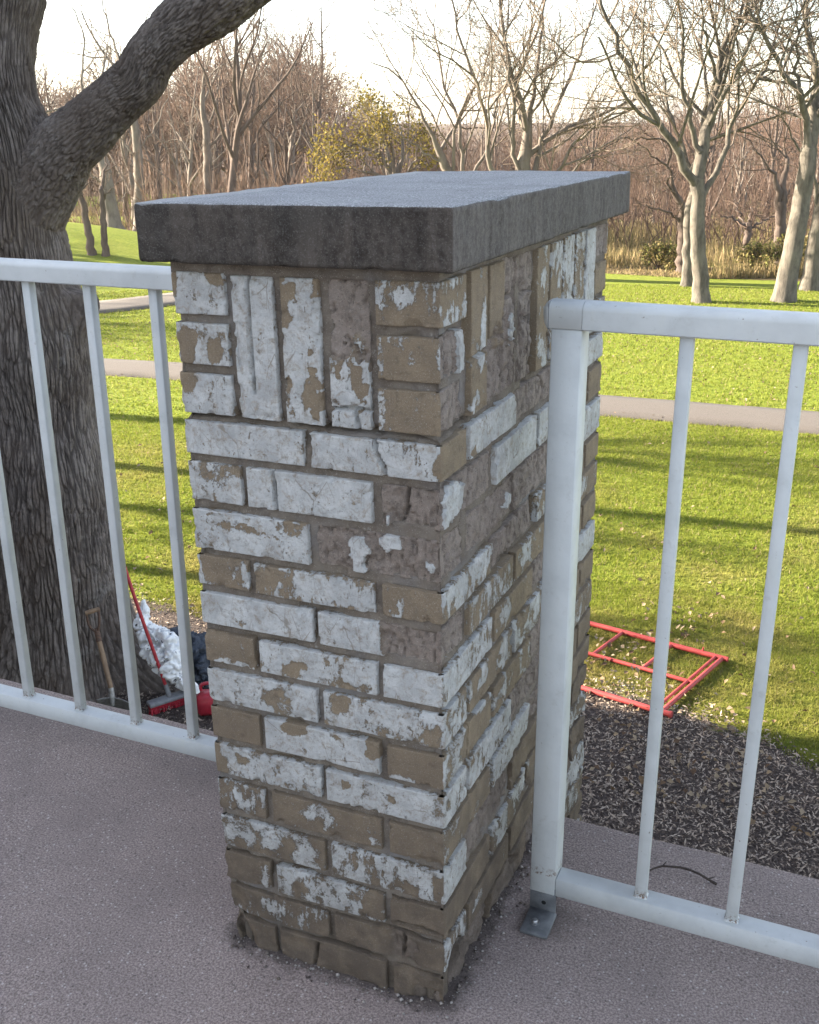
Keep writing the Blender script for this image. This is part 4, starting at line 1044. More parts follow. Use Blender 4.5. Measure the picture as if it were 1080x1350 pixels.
def hero(name, label, base, trunk, limbs, mt, mc, seed, tr, kids=(7, 7, 6), limb_kids=2.0, D=None, minr=.0075, group=None, extra_top=True, **kw):
    """trunk: photo points upward from the base; limbs: (points, r0, r1, depth)"""
    rng = np.random.default_rng(seed)
    if D is None: g, D = ground_pt(*base)
    else:
        g = atD(base[0], base[1], D); g[2] = float(ground_h(g[0], g[1]))
    P = np.array([g] + [atD(x, y, D) for x, y in trunk]); n = 16; P = smooth_poly(P, n); t = np.linspace(0, 1, n)
    R = tr[0] + (tr[1] - tr[0]) * t; R = R * (1 + .40 * np.exp(-t * 16)); P[1:-1] += rng.normal(0, .02, (n - 2, 3)); P[0, 2] -= .15
    L = []
    for (pts, r0, r1, dep) in limbs:
        p, r = px_limb(D, pts, r0 * .60, r1 * .5, 18, rng, dep)
        if r0 == max(q[1] for q in limbs):        # the leader carries the trunk's girth on upwards
            tt = np.linspace(0, 1, len(r)); r = np.maximum(r, tr[1] * (1 - tt / .45) + r * tt / .45 * (tt < .45))
        L.append((p, r, .18))
    th, tn, tips = branch_tree(L, rng, len(kids), kids, limb_kids=limb_kids, minr=minr, **kw)
    th.append((P, R, 14))
    return tree_obj(name, label, 'tree', g, th, tn, mt, mc, group), tips, D

# ---- the great oak on the left
def build_oak():
    g = onz(92, 905, -3.0); D = float((g - CAM) @ HF)
    side = np.array([HF[1], -HF[0], 0.0])                 # to the right in the picture
    px_per = lambda y: None
    # (photo y, left edge, right edge) of the trunk
    prof = [(915, 0, 186), (880, 2, 176), (840, 3, 170), (790, 2, 163), (740, -2, 158), (690, -8, 152), (640, -14, 147), (590, -18, 139), (540, -22, 132), (490, -26, 126),
            (440, -30, 120), (400, -33, 113), (360, -36, 100), (320, -38, 91), (290, -40, 87), (255, -44, 86), (215, -50, 84), (170, -56, 70), (130, -62, 52), (90, -66, 45), (40, -70, 52), (0, -74, 62), (-80, -80, 66), (-180, -95, 60)]
    C_, R_ = [], []
    for y, l, r in prof:
        c = atD((l + r) / 2, y, D + .25); e = atD(r, y, D + .25); C_.append(c); R_.append(np.linalg.norm(e - c))
    C_, R_ = np.array(C_), np.array(R_)
    n = 520; zz = np.linspace(C_[0, 2] - .12, C_[-1, 2], n); o = np.argsort(C_[:, 2])
    cen = np.stack([np.interp(zz, C_[o, 2], C_[o, k]) for k in (0, 1)] + [zz], -1); rad = np.interp(zz, C_[o, 2], R_[o])
    for _ in range(25):
        cen[1:-1, :2] = (cen[:-2, :2] + 2 * cen[1:-1, :2] + cen[2:, :2]) / 4; rad[1:-1] = (rad[:-2] + 2 * rad[1:-1] + rad[2:]) / 4
    a = np.concatenate([np.linspace(-math.pi - .25, .25, 430), np.linspace(.25, math.pi - .25, 70)[1:-1]]); m = len(a)
    ca, sa = np.cos(a), np.sin(a); sd_ = side; fd = HF
    dirs = sd_[None] * ca[:, None] + fd[None] * sa[:, None]             # a = 0 points right in the picture
    A, Zg = np.meshgrid(a, zz, indexing='ij')
    Rg = np.repeat(rad[None], m, 0)
    # root flare: buttresses spreading near the ground
    hgt = Zg + 3.0
    for ang, w, amp, hh in ((-.15, .38, .62, .30), (-1.25, .40, .22, .28), (-2.4, .4, .25, .3), (2.2, .5, .3, .35), (.9, .45, .35, .35)):
        da = np.angle(np.exp(1j * (A - ang))); Rg = Rg + amp * np.exp(-(da / w) ** 2) * np.exp(-np.clip(hgt, 0, 9) / hh)
    # broken stub on the right, burr bands
    da = np.angle(np.exp(1j * (A + .35))); zst = atD(140, 405, D)[2]
    Rg = Rg + .20 * np.exp(-(da / .16) ** 2) * sstep(-.28, .02, Zg - zst) * sstep(.13, .08, Zg - zst)
    for zc, amp, ang, wd in ((atD(60, 560, D)[2], -.05, -1.4, .5), (atD(60, 470, D)[2], .05, -1.2, .6), (atD(30, 320, D)[2], .06, -1.6, .4), (atD(70, 215, D)[2], .08, -.2, .5), (atD(60, 650, D)[2], .035, -1.0, .6)):
        dq = np.angle(np.exp(1j * (A - ang))); Rg = Rg + amp * np.exp(-(dq / wd) ** 2 - ((Zg - zc) / .22) ** 2)
    U = np.stack([np.cos(A) * Rg, np.sin(A) * Rg, Zg], -1)
    warp = .045 * (fbm(U * np.array([5, 5, 1.6]), 3, 200) - .5)[..., None]
    Am = np.angle(np.exp(1j * (A + math.pi / 2))); arc = Am * .58 + warp[..., 0] * .9 + .018 * (fbm(U * np.array([14, 14, 9]), 3, 207) - .5); zw = Zg + .25 * (fbm(U * 6, 2, 206) - .5)
    F1, F2 = worley(arc * 24, zw * 3.6, 7); n1 = np.clip((F2 - F1) * .75, 0, 1)
    F1, F2 = worley(arc * 48 + 9, zw * 15.0, 8); n2 = np.clip((F2 - F1) * .7, 0, 1)
    plate = fbm(U * np.array([30, 30, 24]), 3, 204)
    big = fbm(U * 2.6, 2, 203)
    smoothband = .35 + .65 * np.clip(sstep(.35, .6, fbm(U * np.array([1.5, 1.5, 2.2]), 2, 205)) + sstep(-1.0, -1.8, Zg), 0, 1)
    bark = (sstep(.0, .30, n1) * (.010 + .022 * fbm(U * np.array([9, 9, 4]), 2, 208)) + sstep(.0, .26, n2) * .008) * smoothband + (plate - .5) * .016 + (big - .5) * .055
    groove = 1 - sstep(.0, .26, n1) * (.4 + .6 * sstep(.0, .2, n2))
    Rg = Rg + bark - .03
    V = cen[None] + dirs[:, None] * Rg[..., None]
    v = V.reshape(-1, 3); f = grid_faces(m, n, 0, True); gr = groove.ravel()
    # the big limb leaning right
    up_e = [(-20, 262), (8, 222), (40, 178), (64, 152), (95, 130), (130, 104), (152, 82), (172, 58), (195, 30), (218, 0), (262, -50), (320, -110)]
    lo_e = [(40, 372), (70, 322), (92, 272), (112, 236), (145, 200), (185, 152), (210, 130), (226, 94), (258, 62), (308, 24), (350, -4), (420, -50)]
    mid = [((p[0] + q[0]) / 2, (p[1] + q[1]) / 2) for p, q in zip(up_e, lo_e)]
    rr = [np.linalg.norm(atD(*p, D) - atD(*q, D)) / 2 for p, q in zip(up_e, lo_e)]
    dep = np.linspace(.30, -.55, len(mid)); Cc = np.array([atD(x, y, D + d) for (x, y), d in zip(mid, dep)])
    nn = 260; Cs = smooth_poly(Cc, nn); Rs = np.interp(np.linspace(0, 1, nn), np.linspace(0, 1, len(rr)), rr); Rs = np.convolve(np.pad(Rs, 12, mode='edge'), np.ones(25) / 25, 'valid')
    Tn = np.gradient(Cs, axis=0); Tn /= np.linalg.norm(Tn, axis=1)[:, None]; N = np.cross(Tn, HF); N /= np.linalg.norm(N, axis=1)[:, None]; Bn = np.cross(Tn, N)
    mm = 200; a2 = np.arange(mm) * 2 * math.pi / mm; A2, S2 = np.meshgrid(a2, np.linspace(0, np.linalg.norm(np.diff(Cs, axis=0), axis=1).sum(), nn), indexing='ij')
    R2 = np.repeat(Rs[None], mm, 0); U2 = np.stack([np.cos(A2) * R2, np.sin(A2) * R2, S2], -1); w2 = .35 * (fbm(U2 * 2.2, 3, 210) - .5)[..., None]
    arc2 = np.where(A2 > math.pi, A2 - 2 * math.pi, A2) * .30 + .04 * (fbm(U2 * 14, 3, 217) - .5) + .10 * (fbm(U2 * np.array([6, 6, 3.0]), 4, 214) - .5); s2 = S2 + .2 * (fbm(U2 * 6, 2, 215) - .5)
    F1, F2 = worley(arc2 * 30, s2 * 8, 9); n1 = np.clip((F2 - F1) * .75, 0, 1); F1, F2 = worley(arc2 * 56, s2 * 22, 10); n2 = np.clip((F2 - F1) * .7, 0, 1)
    R2 = R2 + sstep(0, .26, n1) * .012 + sstep(0, .22, n2) * .007 + (fbm(U2 * 3, 2, 213) - .5) * .035 + (fbm(U2 * 24, 3, 216) - .5) * .010 - .02
    g2 = (1 - sstep(0, .26, n1)) * .8
    V2 = Cs[None] + R2[..., None] * (N[None] * np.cos(A2)[..., None] + Bn[None] * np.sin(A2)[..., None])
    f = np.concatenate([f, grid_faces(mm, nn, len(v), True)]); v = np.concatenate([v, V2.reshape(-1, 3)]); gr = np.concatenate([gr, g2.ravel()])
    root = empty('oak_tree', tuple(g)); tag(root, 'massive dark oak with furrowed bark and one thick limb rising over the pillar', 'tree')
    me = make_mesh('trunk', v - g, f, {'groove': gr}, True); link('trunk', me, MAT['oak'], root)
    # upper branches, above the frame
    rng = np.random.default_rng(3); L = []
    top = C_[-1]
    for d, ln, r in (((-.5, .2, 1), 7, .35), ((-.9, -.5, .6), 6, .25), ((.1, .8, .9), 6, .26)):
        p, r_ = grow(rng, top - [0, 0, .3], d, ln, r, 10, .12, .02); L.append((p, r_, .2))
    p, r_ = grow(rng, Cs[-1], Tn[-1], 5.5, Rs[-1] * .95, 10, .10, .03); L.append((p, r_, .15))
    th, tn, tips = branch_tree(L, rng, 3, (6, 5, 4), minr=.01, limb_kids=1.0)
    vv, ff = tubes_batch(th + tn); link('crown', make_mesh('crown', vv - g, ff), MAT['bark_dark'], root)
    return g, D
OAK, OAK_D = build_oak()

# ---- bare trees on the lawn and at its edge
bl, tl = MAT['bark_light'], MAT['twigs_light']
hero('bare_tree', 'tall pale bare tree on the lawn forking into several limbs, nearest of the right group', (925, 398), [(923, 350), (920, 300), (921, 262), (921, 236)],
     [([(920, 250), (908, 230), (888, 189), (863, 150), (836, 111), (813, 56), (794, 5), (780, -60)], .20, .05, -1.5),
      ([(921, 255), (924, 205), (933, 172), (946, 118), (952, 72), (975, 30), (1008, -20), (1025, -90)], .25, .05, .8),
      ([(926, 258), (936, 238), (952, 205), (963, 167), (988, 122), (1010, 83), (1035, 17), (1050, -40)], .15, .03, 1.6),
      ([(924, 200), (912, 160), (899, 110), (902, 55), (891, 0), (880, -60)], .13, .03, -1.2),
      ([(949, 111), (935, 70), (925, 20), (918, -50)], .09, .02, -1.0)], bl, tl, 31, (.215, .17))
hero('bare_tree', 'slender pale bare tree half hidden behind the forked lawn tree', (906, 377), [(907, 330), (909, 285), (915, 240), (921, 200)],
     [([(915, 240), (925, 180), (934, 120), (925, 60), (940, -20)], .16, .03, 1.0), ([(914, 235), (900, 190), (880, 140), (872, 80), (850, 10)], .12, .02, 1.5)], bl, tl, 32, (.17, .12), kids=(5, 5, 4))
hero('bare_tree', 'thick pale bare tree leaning to the right on the lawn', (1033, 397), [(1042, 345), (1052, 290), (1061, 235), (1067, 195)],
     [([(1062, 230), (1066, 180), (1060, 140), (1040, 105), (1015, 60), (985, 5), (960, -60)], .19, .04, -1.2),
      ([(1064, 215), (1072, 160), (1076, 100), (1066, 40), (1070, -40)], .24, .05, .6), ([(1066, 205), (1085, 150), (1105, 90), (1120, 10)], .2, .05, .4),
      ([(1060, 140), (1048, 95), (1052, 40), (1040, -30)], .10, .02, -.8)], bl, tl, 33, (.27, .20))
hero('bare_tree', 'pale bare tree behind the leaning one at the right edge of the photo', (1067, 382), [(1074, 330), (1084, 270), (1096, 200)],
     [([(1096, 205), (1090, 130), (1070, 70), (1060, 0)], .2, .04, 1.0), ([(1096, 205), (1115, 130), (1130, 40)], .2, .04, 1.0), ([(1080, 285), (1068, 220), (1040, 170), (1020, 120)], .1, .02, -.8)], bl, tl, 34, (.24, .17), kids=(5, 5, 4))
bm, tb = MAT['bark_mid'], MAT['twigs_light']
hero('bare_tree', 'wide many-limbed bare tree rising behind the middle of the pillar cap', (700, 352), [(698, 320), (696, 285), (695, 255)],
     [([(694, 270), (692, 215), (700, 150), (708, 90), (715, 30), (722, -40)], .19, .05, .4), ([(697, 262), (705, 215), (722, 170), (752, 100), (772, 50), (788, -10)], .17, .04, 1.2),
      ([(700, 275), (738, 222), (765, 182), (800, 156), (838, 138)], .14, .03, -1.0), ([(694, 268), (678, 200), (676, 130), (668, 60), (672, -20)], .15, .03, -.9),
      ([(690, 275), (648, 222), (640, 150), (623, 100), (603, 40), (590, -20)], .17, .04, -.5), ([(703, 280), (760, 222), (795, 192), (826, 184)], .10, .02, .8)], bm, tb, 35, (.34, .3), D=33.0, limb_kids=1.7)
hero('bare_tree', 'bare tree with arching limbs between the yellow tree and the middle of the cap', (606, 345), [(604, 300), (602, 262)],
     [([(602, 265), (588, 220), (563, 166), (541, 122), (520, 97), (489, 82)], .16, .03, -.6), ([(603, 262), (610, 215), (605, 160), (585, 110), (575, 50), (560, 10)], .15, .03, .8),
      ([(604, 262), (632, 215), (650, 170), (660, 120), (690, 75)], .12, .03, 1.0), ([(602, 255), (598, 200), (610, 140), (640, 95), (648, 30)], .13, .03, -.8), ([(586, 215), (560, 200), (530, 180), (505, 150)], .08, .02, -.6)], bm, tb, 36, (.3, .24), D=37.0, limb_kids=1.7)
hero('bare_tree', 'dark tree with a long drooping bough right of the pillar cap', (900, 358), [(900, 330), (901, 305), (899, 285)],
     [([(900, 292), (894, 262), (880, 222), (862, 204), (848, 192), (830, 183)], .11, .025, -.8), ([(899, 296), (884, 281), (862, 274), (838, 266)], .08, .015, -.8), ([(901, 290), (915, 250), (925, 205), (930, 160)], .10, .02, 1.0),
      ([(880, 222), (888, 200), (880, 188), (855, 181), (826, 183), (795, 196), (770, 216)], .07, .02, -1.0)], MAT['bark_dark'], MAT['twigs_brown'], 37, (.2, .15), kids=(4, 4, 3), limb_kids=1.2)
hero('bare_tree', 'slim dark two-stemmed tree at the wood edge between the lawn trees', (1028, 352), [(1028, 320), (1029, 285), (1029, 265)],
     [([(1029, 275), (1022, 235), (1000, 200), (984, 182), (970, 176)], .10, .02, -.6), ([(1029, 272), (1036, 230), (1034, 190), (1042, 150), (1038, 100)], .10, .02, .6), ([(1030, 270), (1044, 245), (1060, 225)], .06, .02, .4)], MAT['bark_dark'], MAT['twigs_brown'], 38, (.2, .15), kids=(4, 4, 3), limb_kids=1.2)
hero('bare_tree', 'small dark spreading tree deep in the wood behind the lawn', (985, 340), [(985, 320), (987, 300)],
     [([(986, 305), (990, 285), (992, 268)], .14, .04, .5), ([(987, 303), (970, 290), (950, 284)], .12, .03, -.5), ([(987, 303), (1005, 292), (1022, 284)], .1, .03, .5), ([(986, 300), (975, 280), (968, 262)], .08, .02, .8)], MAT['bark_dark'], MAT['twigs_brown'], 39, (.15, .11), kids=(5, 4, 3), limb_kids=2.0)
# left of the pillar
hero('bare_tree', 'grey leaning trunk on the grassy mound beside the oak', (154, 324), [(149, 290), (142, 250), (137, 215), (130, 190)],
     [([(131, 192), (120, 150), (108, 110), (112, 60), (95, 10)], .13, .03, .6), ([(134, 200), (150, 150), (158, 100), (150, 50)], .12, .03, -.6), ([(142, 250), (125, 235), (105, 225), (92, 232)], .07, .02, -.8), ([(146, 275), (160, 262), (172, 240)], .05, .02, .5)], bm, tb, 40, (.30, .19), kids=(5, 4, 4), limb_kids=1.3)
hero('bare_tree', 'straight grey trunk with bright side rising left of the pillar cap', (184, 300), [(184, 262), (182, 215), (178, 165), (174, 140)],
     [([(175, 145), (168, 105), (150, 60), (138, 15), (130, -30)], .14, .03, .6), ([(177, 160), (190, 110), (186, 60), (200, 0)], .12, .03, -.6), ([(182, 210), (165, 190), (152, 172), (140, 150)], .09, .02, -.6), ([(181, 200), (205, 165), (222, 120), (215, 70)], .07, .02, .6)], bm, tb, 41, (.27, .17), D=50.0, kids=(5, 4, 4), limb_kids=1.3)
hero('bare_tree', 'pale bare tree with upswept fan of branches left of the pillar cap', (275, 296), [(274, 255), (273, 210), (272, 175)],
     [([(272, 180), (258, 140), (240, 110), (228, 90)], .10, .02, .6), ([(272, 176), (268, 120), (276, 70), (290, 20), (292, -30)], .13, .03, -.6), ([(273, 176), (286, 130), (292, 90), (312, 60)], .1, .02, .6), ([(273, 195), (300, 165), (318, 130), (326, 95)], .08, .02, .5), ([(274, 205), (250, 175), (238, 150)], .07, .02, -.5)], bm, tb, 42, (.24, .17), D=52.0, kids=(5, 5, 4), limb_kids=1.6)
hero('bare_tree', 'thin brown slanting trunk standing in the dry grass on the mound', (119, 314), [(115, 295), (110, 270), (104, 250)],
     [([(104, 252), (98, 215), (90, 180), (96, 140)], .07, .02, .6), ([(106, 258), (118, 225), (122, 190)], .06, .02, -.4)], MAT['bark_dark'], MAT['twigs_brown'], 43, (.14, .09), kids=(5, 4, 3), limb_kids=1.3)
hero('bare_tree', 'thin dark stem beside the grey leaning trunk on the mound', (137, 318), [(137, 300), (136, 278), (133, 250)],
     [([(133, 252), (140, 210), (136, 170)], .06, .02, .6), ([(135, 262), (150, 245), (170, 232)], .05, .015, -.4)], MAT['bark_dark'], MAT['twigs_brown'], 44, (.12, .08), kids=(4, 4, 3), limb_kids=1.3)
hero('bare_tree', 'tall bare tree with forked limbs left of the yellow tree', (392, 290), [(386, 240), (384, 200)],
     [([(384, 205), (372, 150), (350, 110), (338, 75)], .11, .02, .6), ([(384, 202), (388, 150), (384, 105), (390, 65)], .12, .02, -.6), ([(385, 205), (402, 160), (412, 110), (425, 80)], .1, .02, .6)], bm, MAT['twigs_brown'], 45, (.22, .16), D=56.0, kids=(5, 5, 4), limb_kids=1.6)

# ---- yellow-leaved tree
def yellow_tree():
    rng = np.random.default_rng(50); D = 44.0; g = atD(520, 310, D); g[2] = float(ground_h(g[0], g[1]))
    L = []
    for pts, r0, dep in (([(522, 240), (500, 205), (470, 190), (440, 205)], .12, -.8), ([(522, 238), (505, 190), (488, 160), (478, 146)], .13, .5), ([(523, 240), (530, 200), (528, 170), (518, 150)], .12, 1.0), ([(522, 245), (545, 215), (552, 190)], .09, -.6), ([(521, 246), (490, 228), (455, 222), (432, 226)], .09, -1.0), ([(522, 240), (516, 195), (505, 165)], .1, -1.2)):
        p, r = px_limb(D, pts, r0, .02, 10, rng, dep); L.append((p, r, .3))
    th, tn, tips = branch_tree(L, rng, 3, (6, 5, 4), limb_kids=1.9, minr=.008, up=.0)
    P = smooth_poly(np.array([g, atD(521, 275, D), atD(522, 238, D)]), 10); th.append((P, np.linspace(.26, .16, 10), 10))
    lv = leaf_cloud(rng, tips, 3, .065, .24)
    tree_obj('yellow_tree', 'rounded tree with thinning golden yellow leaves behind the pillar cap', 'tree', g, th, tn, MAT['bark_mid'], MAT['twigs_brown'], None, lv, MAT['yellow_leaf'])
yellow_tree()

# ---- wood behind: variants copied, then one mass far off
def variant(seed, h, spread, kids=(5, 4, 4), nl=6, minr=.012):
    rng = np.random.default_rng(seed); P, R = grow(rng, (0, 0, -.2), (rng.normal(0, .06), rng.normal(0, .06), 1), h * .62, h * .019, 9, .05, .03, .45)
    L = []
    for k in range(nl):
        t = .35 + .6 * (k + rng.random()) / nl; i = min(int(t * 8), 7); a = rng.random() * 6.28; e = rng.uniform(.35, 1.0)
        p, r = grow(rng, P[i], (math.cos(a) * e, math.sin(a) * e, 1), h * rng.uniform(.35, .55) * spread, R[i] * rng.uniform(.5, .75), 9, .11, .04); L.append((p, r, .15))
    p, r = grow(rng, P[-1], P[-1] - P[-2], h * .4, R[-1], 9, .10, .04); L.append((p, r, .1))
    th, tn, tips = branch_tree(L, rng, len(kids), kids, minr=minr, up=.06)
    th.append((P, R, 8)); return th, tn, tips
VAR = []
for k, (s, h, sp) in enumerate(((61, 11, 1.0), (62, 13, .9), (63, 9, 1.1), (64, 12, .8), (65, 7, 1.1), (66, 14, .9))):
    th, tn, tips = variant(s, h, sp); v, f = tubes_batch(th); mt = make_mesh('trunk', v, f, None, True)
    v, f = tubes_batch(tn); mc = make_mesh('crown', v, f)
    mt.materials.append((MAT['bark_mid'], MAT['bark_dark'])[k % 2]); mc.materials.append((MAT['twigs_pink'], MAT['twigs_brown'], MAT['twigs_pink'])[k % 3])
    VAR.append((mt, mc, h))
rw = random.Random(5)
def plant(px, D, k, label, group, sc=1.0):
    p = atD(px, 300, D); p[2] = float(ground_h(p[0], p[1]))
    r = empty('wood_tree', tuple(p), (0, 0, rw.random() * 6.28)); s = sc * rw.uniform(.85, 1.15); r.scale = (s, s, s)
    tag(r, label, 'tree', group)
    link('trunk', VAR[k][0], None, r); link('crown', VAR[k][1], None, r)
for i in range(46):
    px = -60 + 1190 * (i + rw.random() * .9) / 46; D = rw.uniform(44, 74) if px > 300 else rw.uniform(52, 80)
    if 560 < px < 800: D += 8
    side = 'left' if px < 540 else 'right'
    plant(px, D, rw.randrange(6), 'bare brown tree in the front of the wood on the %s' % ('left, beyond the oak' if px < 540 else 'right, beyond the lawn trees'), 'trees in the front of the wood on the ' + side, .52 if px > 540 else .74)
def build_far_wood():
    rng = np.random.default_rng(90); lib = []
    for k in range(7):
        th, tn, tips = variant(300 + k, 12, 1.0, kids=(5, 4), nl=7, minr=.028)
        th = [(p[::2], np.maximum(r[::2], .03), 4) for p, r, s in th]; tn = [(p[::2] if len(p) > 4 else p[[0, 2, 3]], r[::2] if len(p) > 4 else r[[0, 2, 3]], 3) for p, r, s in tn]
        lib.append(tubes_batch(th + tn))
    V = []; F = []; o = 0
    for i in range(400):
        px = rng.uniform(-120, 1200); D = rng.uniform(70, 150)
        hs = np.interp(px, [-100, 150, 300, 420, 500, 640, 760, 900, 1100], [.72, .78, .92, .90, .50, .38, .42, .52, .58]) * (.75 + .25 * D / 110)
        p = atD(px, 300, D); p[2] = float(ground_h(p[0], p[1])); v, f = lib[i % 7]; a = rng.random() * 6.28; s = hs * rng.uniform(.8, 1.15)
        c, sn = math.cos(a), math.sin(a); q = v * s; V.append(np.stack([q[:, 0] * c - q[:, 1] * sn, q[:, 0] * sn + q[:, 1] * c, q[:, 2]], -1) + p); F.append(f + o); o += len(v)
    me = make_mesh('far_wood', np.concatenate(V), np.concatenate(F)); 
    tag(link('far_wood', me, MAT['twigs_pink']), 'hazy brown mass of bare woodland far behind the lawn', 'woodland', kind='stuff')
build_far_wood()
# brush and dry tall grass at the wood edge
def build_brush():
    rng = np.random.default_rng(91)
    n = 15000; px = rng.uniform(770, 1120, n); D = 32.5 + 20 * rng.random(n) ** 1.6
    x = np.zeros(n); y = np.zeros(n)
    dd = np.array([ray(p, 340) for p in px]); t = D / (dd @ HF); x = CAM[0] + dd[:, 0] * t; y = CAM[1] + dd[:, 1] * t
    k = wild_at(x, y) > .4; x, y = x[k], y[k]
    n2 = 9000; px2 = rng.uniform(60, 300, n2); D2 = 44 + 22 * rng.random(n2); d2 = np.array([ray(p, 300) for p in px2]); t2 = D2 / (d2 @ HF); x2 = CAM[0] + d2[:, 0] * t2; y2 = CAM[1] + d2[:, 1] * t2
    k = wild_at(x2, y2) > .6; x = np.concatenate([x, x2[k]]); y = np.concatenate([y, y2[k]]); n = len(x)
    cl = fbm(np.stack([x * .35, y * .35, x * 0], -1), 3, 33); h = (.12 + .80 * rng.random(n)) * np.clip((cl - .28) * 2.6, .12, 1.2); w = .012 + .016 * rng.random(n)
    a = rng.random(n) * 6.28; z = ground_h(x, y); l = rng.normal(0, .22, (n, 2)) * h[:, None]
    b0 = np.stack([x - w * np.cos(a), y - w * np.sin(a), z], -1); b1 = np.stack([x + w * np.cos(a), y + w * np.sin(a), z], -1); tp = np.stack([x + l[:, 0], y + l[:, 1], z + h], -1)
    v = np.stack([b0, b1, tp], 1).reshape(-1, 3)
    tag(link('dry_grass', make_mesh('dry_grass', v, np.arange(len(v)).reshape(-1, 3)), MAT['straw']), 'tall straw coloured grass along the edge of the wood', 'dry grass', kind='stuff')
    # thin brushwood stems filling the understorey
    br = []
    for i in range(4200):
        p = atD(rng.uniform(-40, 1120), 300, rng.uniform(40, 100)); p[2] = float(ground_h(p[0], p[1]))
        if wild_at(p[0], p[1]) < .5: continue
        ln = rng.uniform(.8, 3.6); q, r = grow(rng, p, (rng.normal(0, .35), rng.normal(0, .35), 1), ln, .012 + .005 * ln, 5, .16, .03); br.append((q, np.maximum(r, .009), 3))
        for _ in range(4):
            j = rng.integers(1, 4); q2, r2 = grow(rng, q[j], q[j] - q[j - 1] + rng.normal(0, .25 * ln / 4, 3), ln * .4, .011, 3, .2, .02); br.append((q2, np.maximum(r2, .008), 3))
    v, f = tubes_batch(br)
    tag(link('undergrowth', make_mesh('undergrowth', v, f), MAT['twigs_pink']), 'tangle of bare brushwood under the trees of the wood', 'undergrowth', kind='stuff')
build_brush()
def shrub(px, py, D, w, h, seed, label):
    rng = np.random.default_rng(seed); p = atD(px, py, D); p[2] = float(ground_h(p[0], p[1])); L = []
    for k in range(9):
        a = rng.random() * 6.28; q, r = grow(rng, p, (math.cos(a) * .5 * w, math.sin(a) * .5 * w, 1), h, .02, 6, .12, .03); L.append((q, r, .2))
    th, tn, tips = branch_tree(L, rng, 2, (5, 4), minr=.007)
    lv = leaf_cloud(rng, tips, 3, .055, .08); v, f = tubes_batch(th + tn)
    root = empty('shrub', tuple(p)); tag(root, label, 'shrub'); link('stems', make_mesh('stems', v - p, f), MAT['twigs_brown'], root)
    link('foliage', make_mesh('foliage', lv[0] - p, lv[1]), MAT['shrubleaf'], root)
shrub(1005, 352, 33.5, 1.5, .8, 71, 'olive green shrub between the forked and leaning lawn trees')
shrub(1056, 350, 34.5, 1.5, .95, 72, 'green shrub behind the leaning pale tree')
shrub(868, 348, 35.0, 1.3, .7, 73, 'low tan green shrub at the wood edge, right of the cap')

# ---- trees beyond the left of the frame, known by their shadows across the lawn
def off_frame_trees():
    def park(seed, bole, r, crown, nl):
        rng = np.random.default_rng(seed); P, R = grow(rng, (0, 0, -.2), (rng.normal(0, .02), rng.normal(0, .02), 1), bole, r, 14, .012, .01, .62); L = []
        for k in range(nl):
            a = rng.random() * 6.28; e = rng.uniform(.25, .8); p, q = grow(rng, P[-1 - (k % 3)], (math.cos(a) * e, math.sin(a) * e, 1), crown * rng.uniform(.7, 1.1), R[-1] * .7, 9, .10, .03); L.append((p, q, .2))
        th, tn, tips = branch_tree(L, rng, 3, (5, 5, 4), minr=.012); th.append((P, R, 10)); return th, tn
    for i, (x, y, bole, r, cr, nl, nm) in enumerate(((-15.5, 9.15, 9.5, .15, 2.6, 4, 'nearest'), (-20, 10.85, 6.0, .26, 3.2, 4, 'second'), (-17.5, 5.7, 6.0, .17, 2.4, 4, 'third'), (-19, 6.95, 5.6, .17, 2.2, 4, 'fourth'), (-33, 16.4, 4, .34, 4.6, 7, 'fifth'), (-40, 18.6, 5, .3, 5, 7, 'sixth'), (-45, 27.2, 4, .35, 5, 8, 'seventh'), (-37, 24.6, 3, .3, 4.5, 8, 'farthest'))):
        th, tn = park(400 + i, bole, r, cr, nl); p = np.array([x, y, float(ground_h(x, y))])
        th = [(a + p, b_, c) for a, b_, c in th]; tn = [(a + p, b_, c) for a, b_, c in tn]
        tree_obj('lawn_tree', 'bare lawn tree out past the left side, %s of the row' % nm, 'tree', p, th, tn, MAT['bark_mid'], MAT['twigs_brown'], 'lawn trees past the left side')
off_frame_trees()

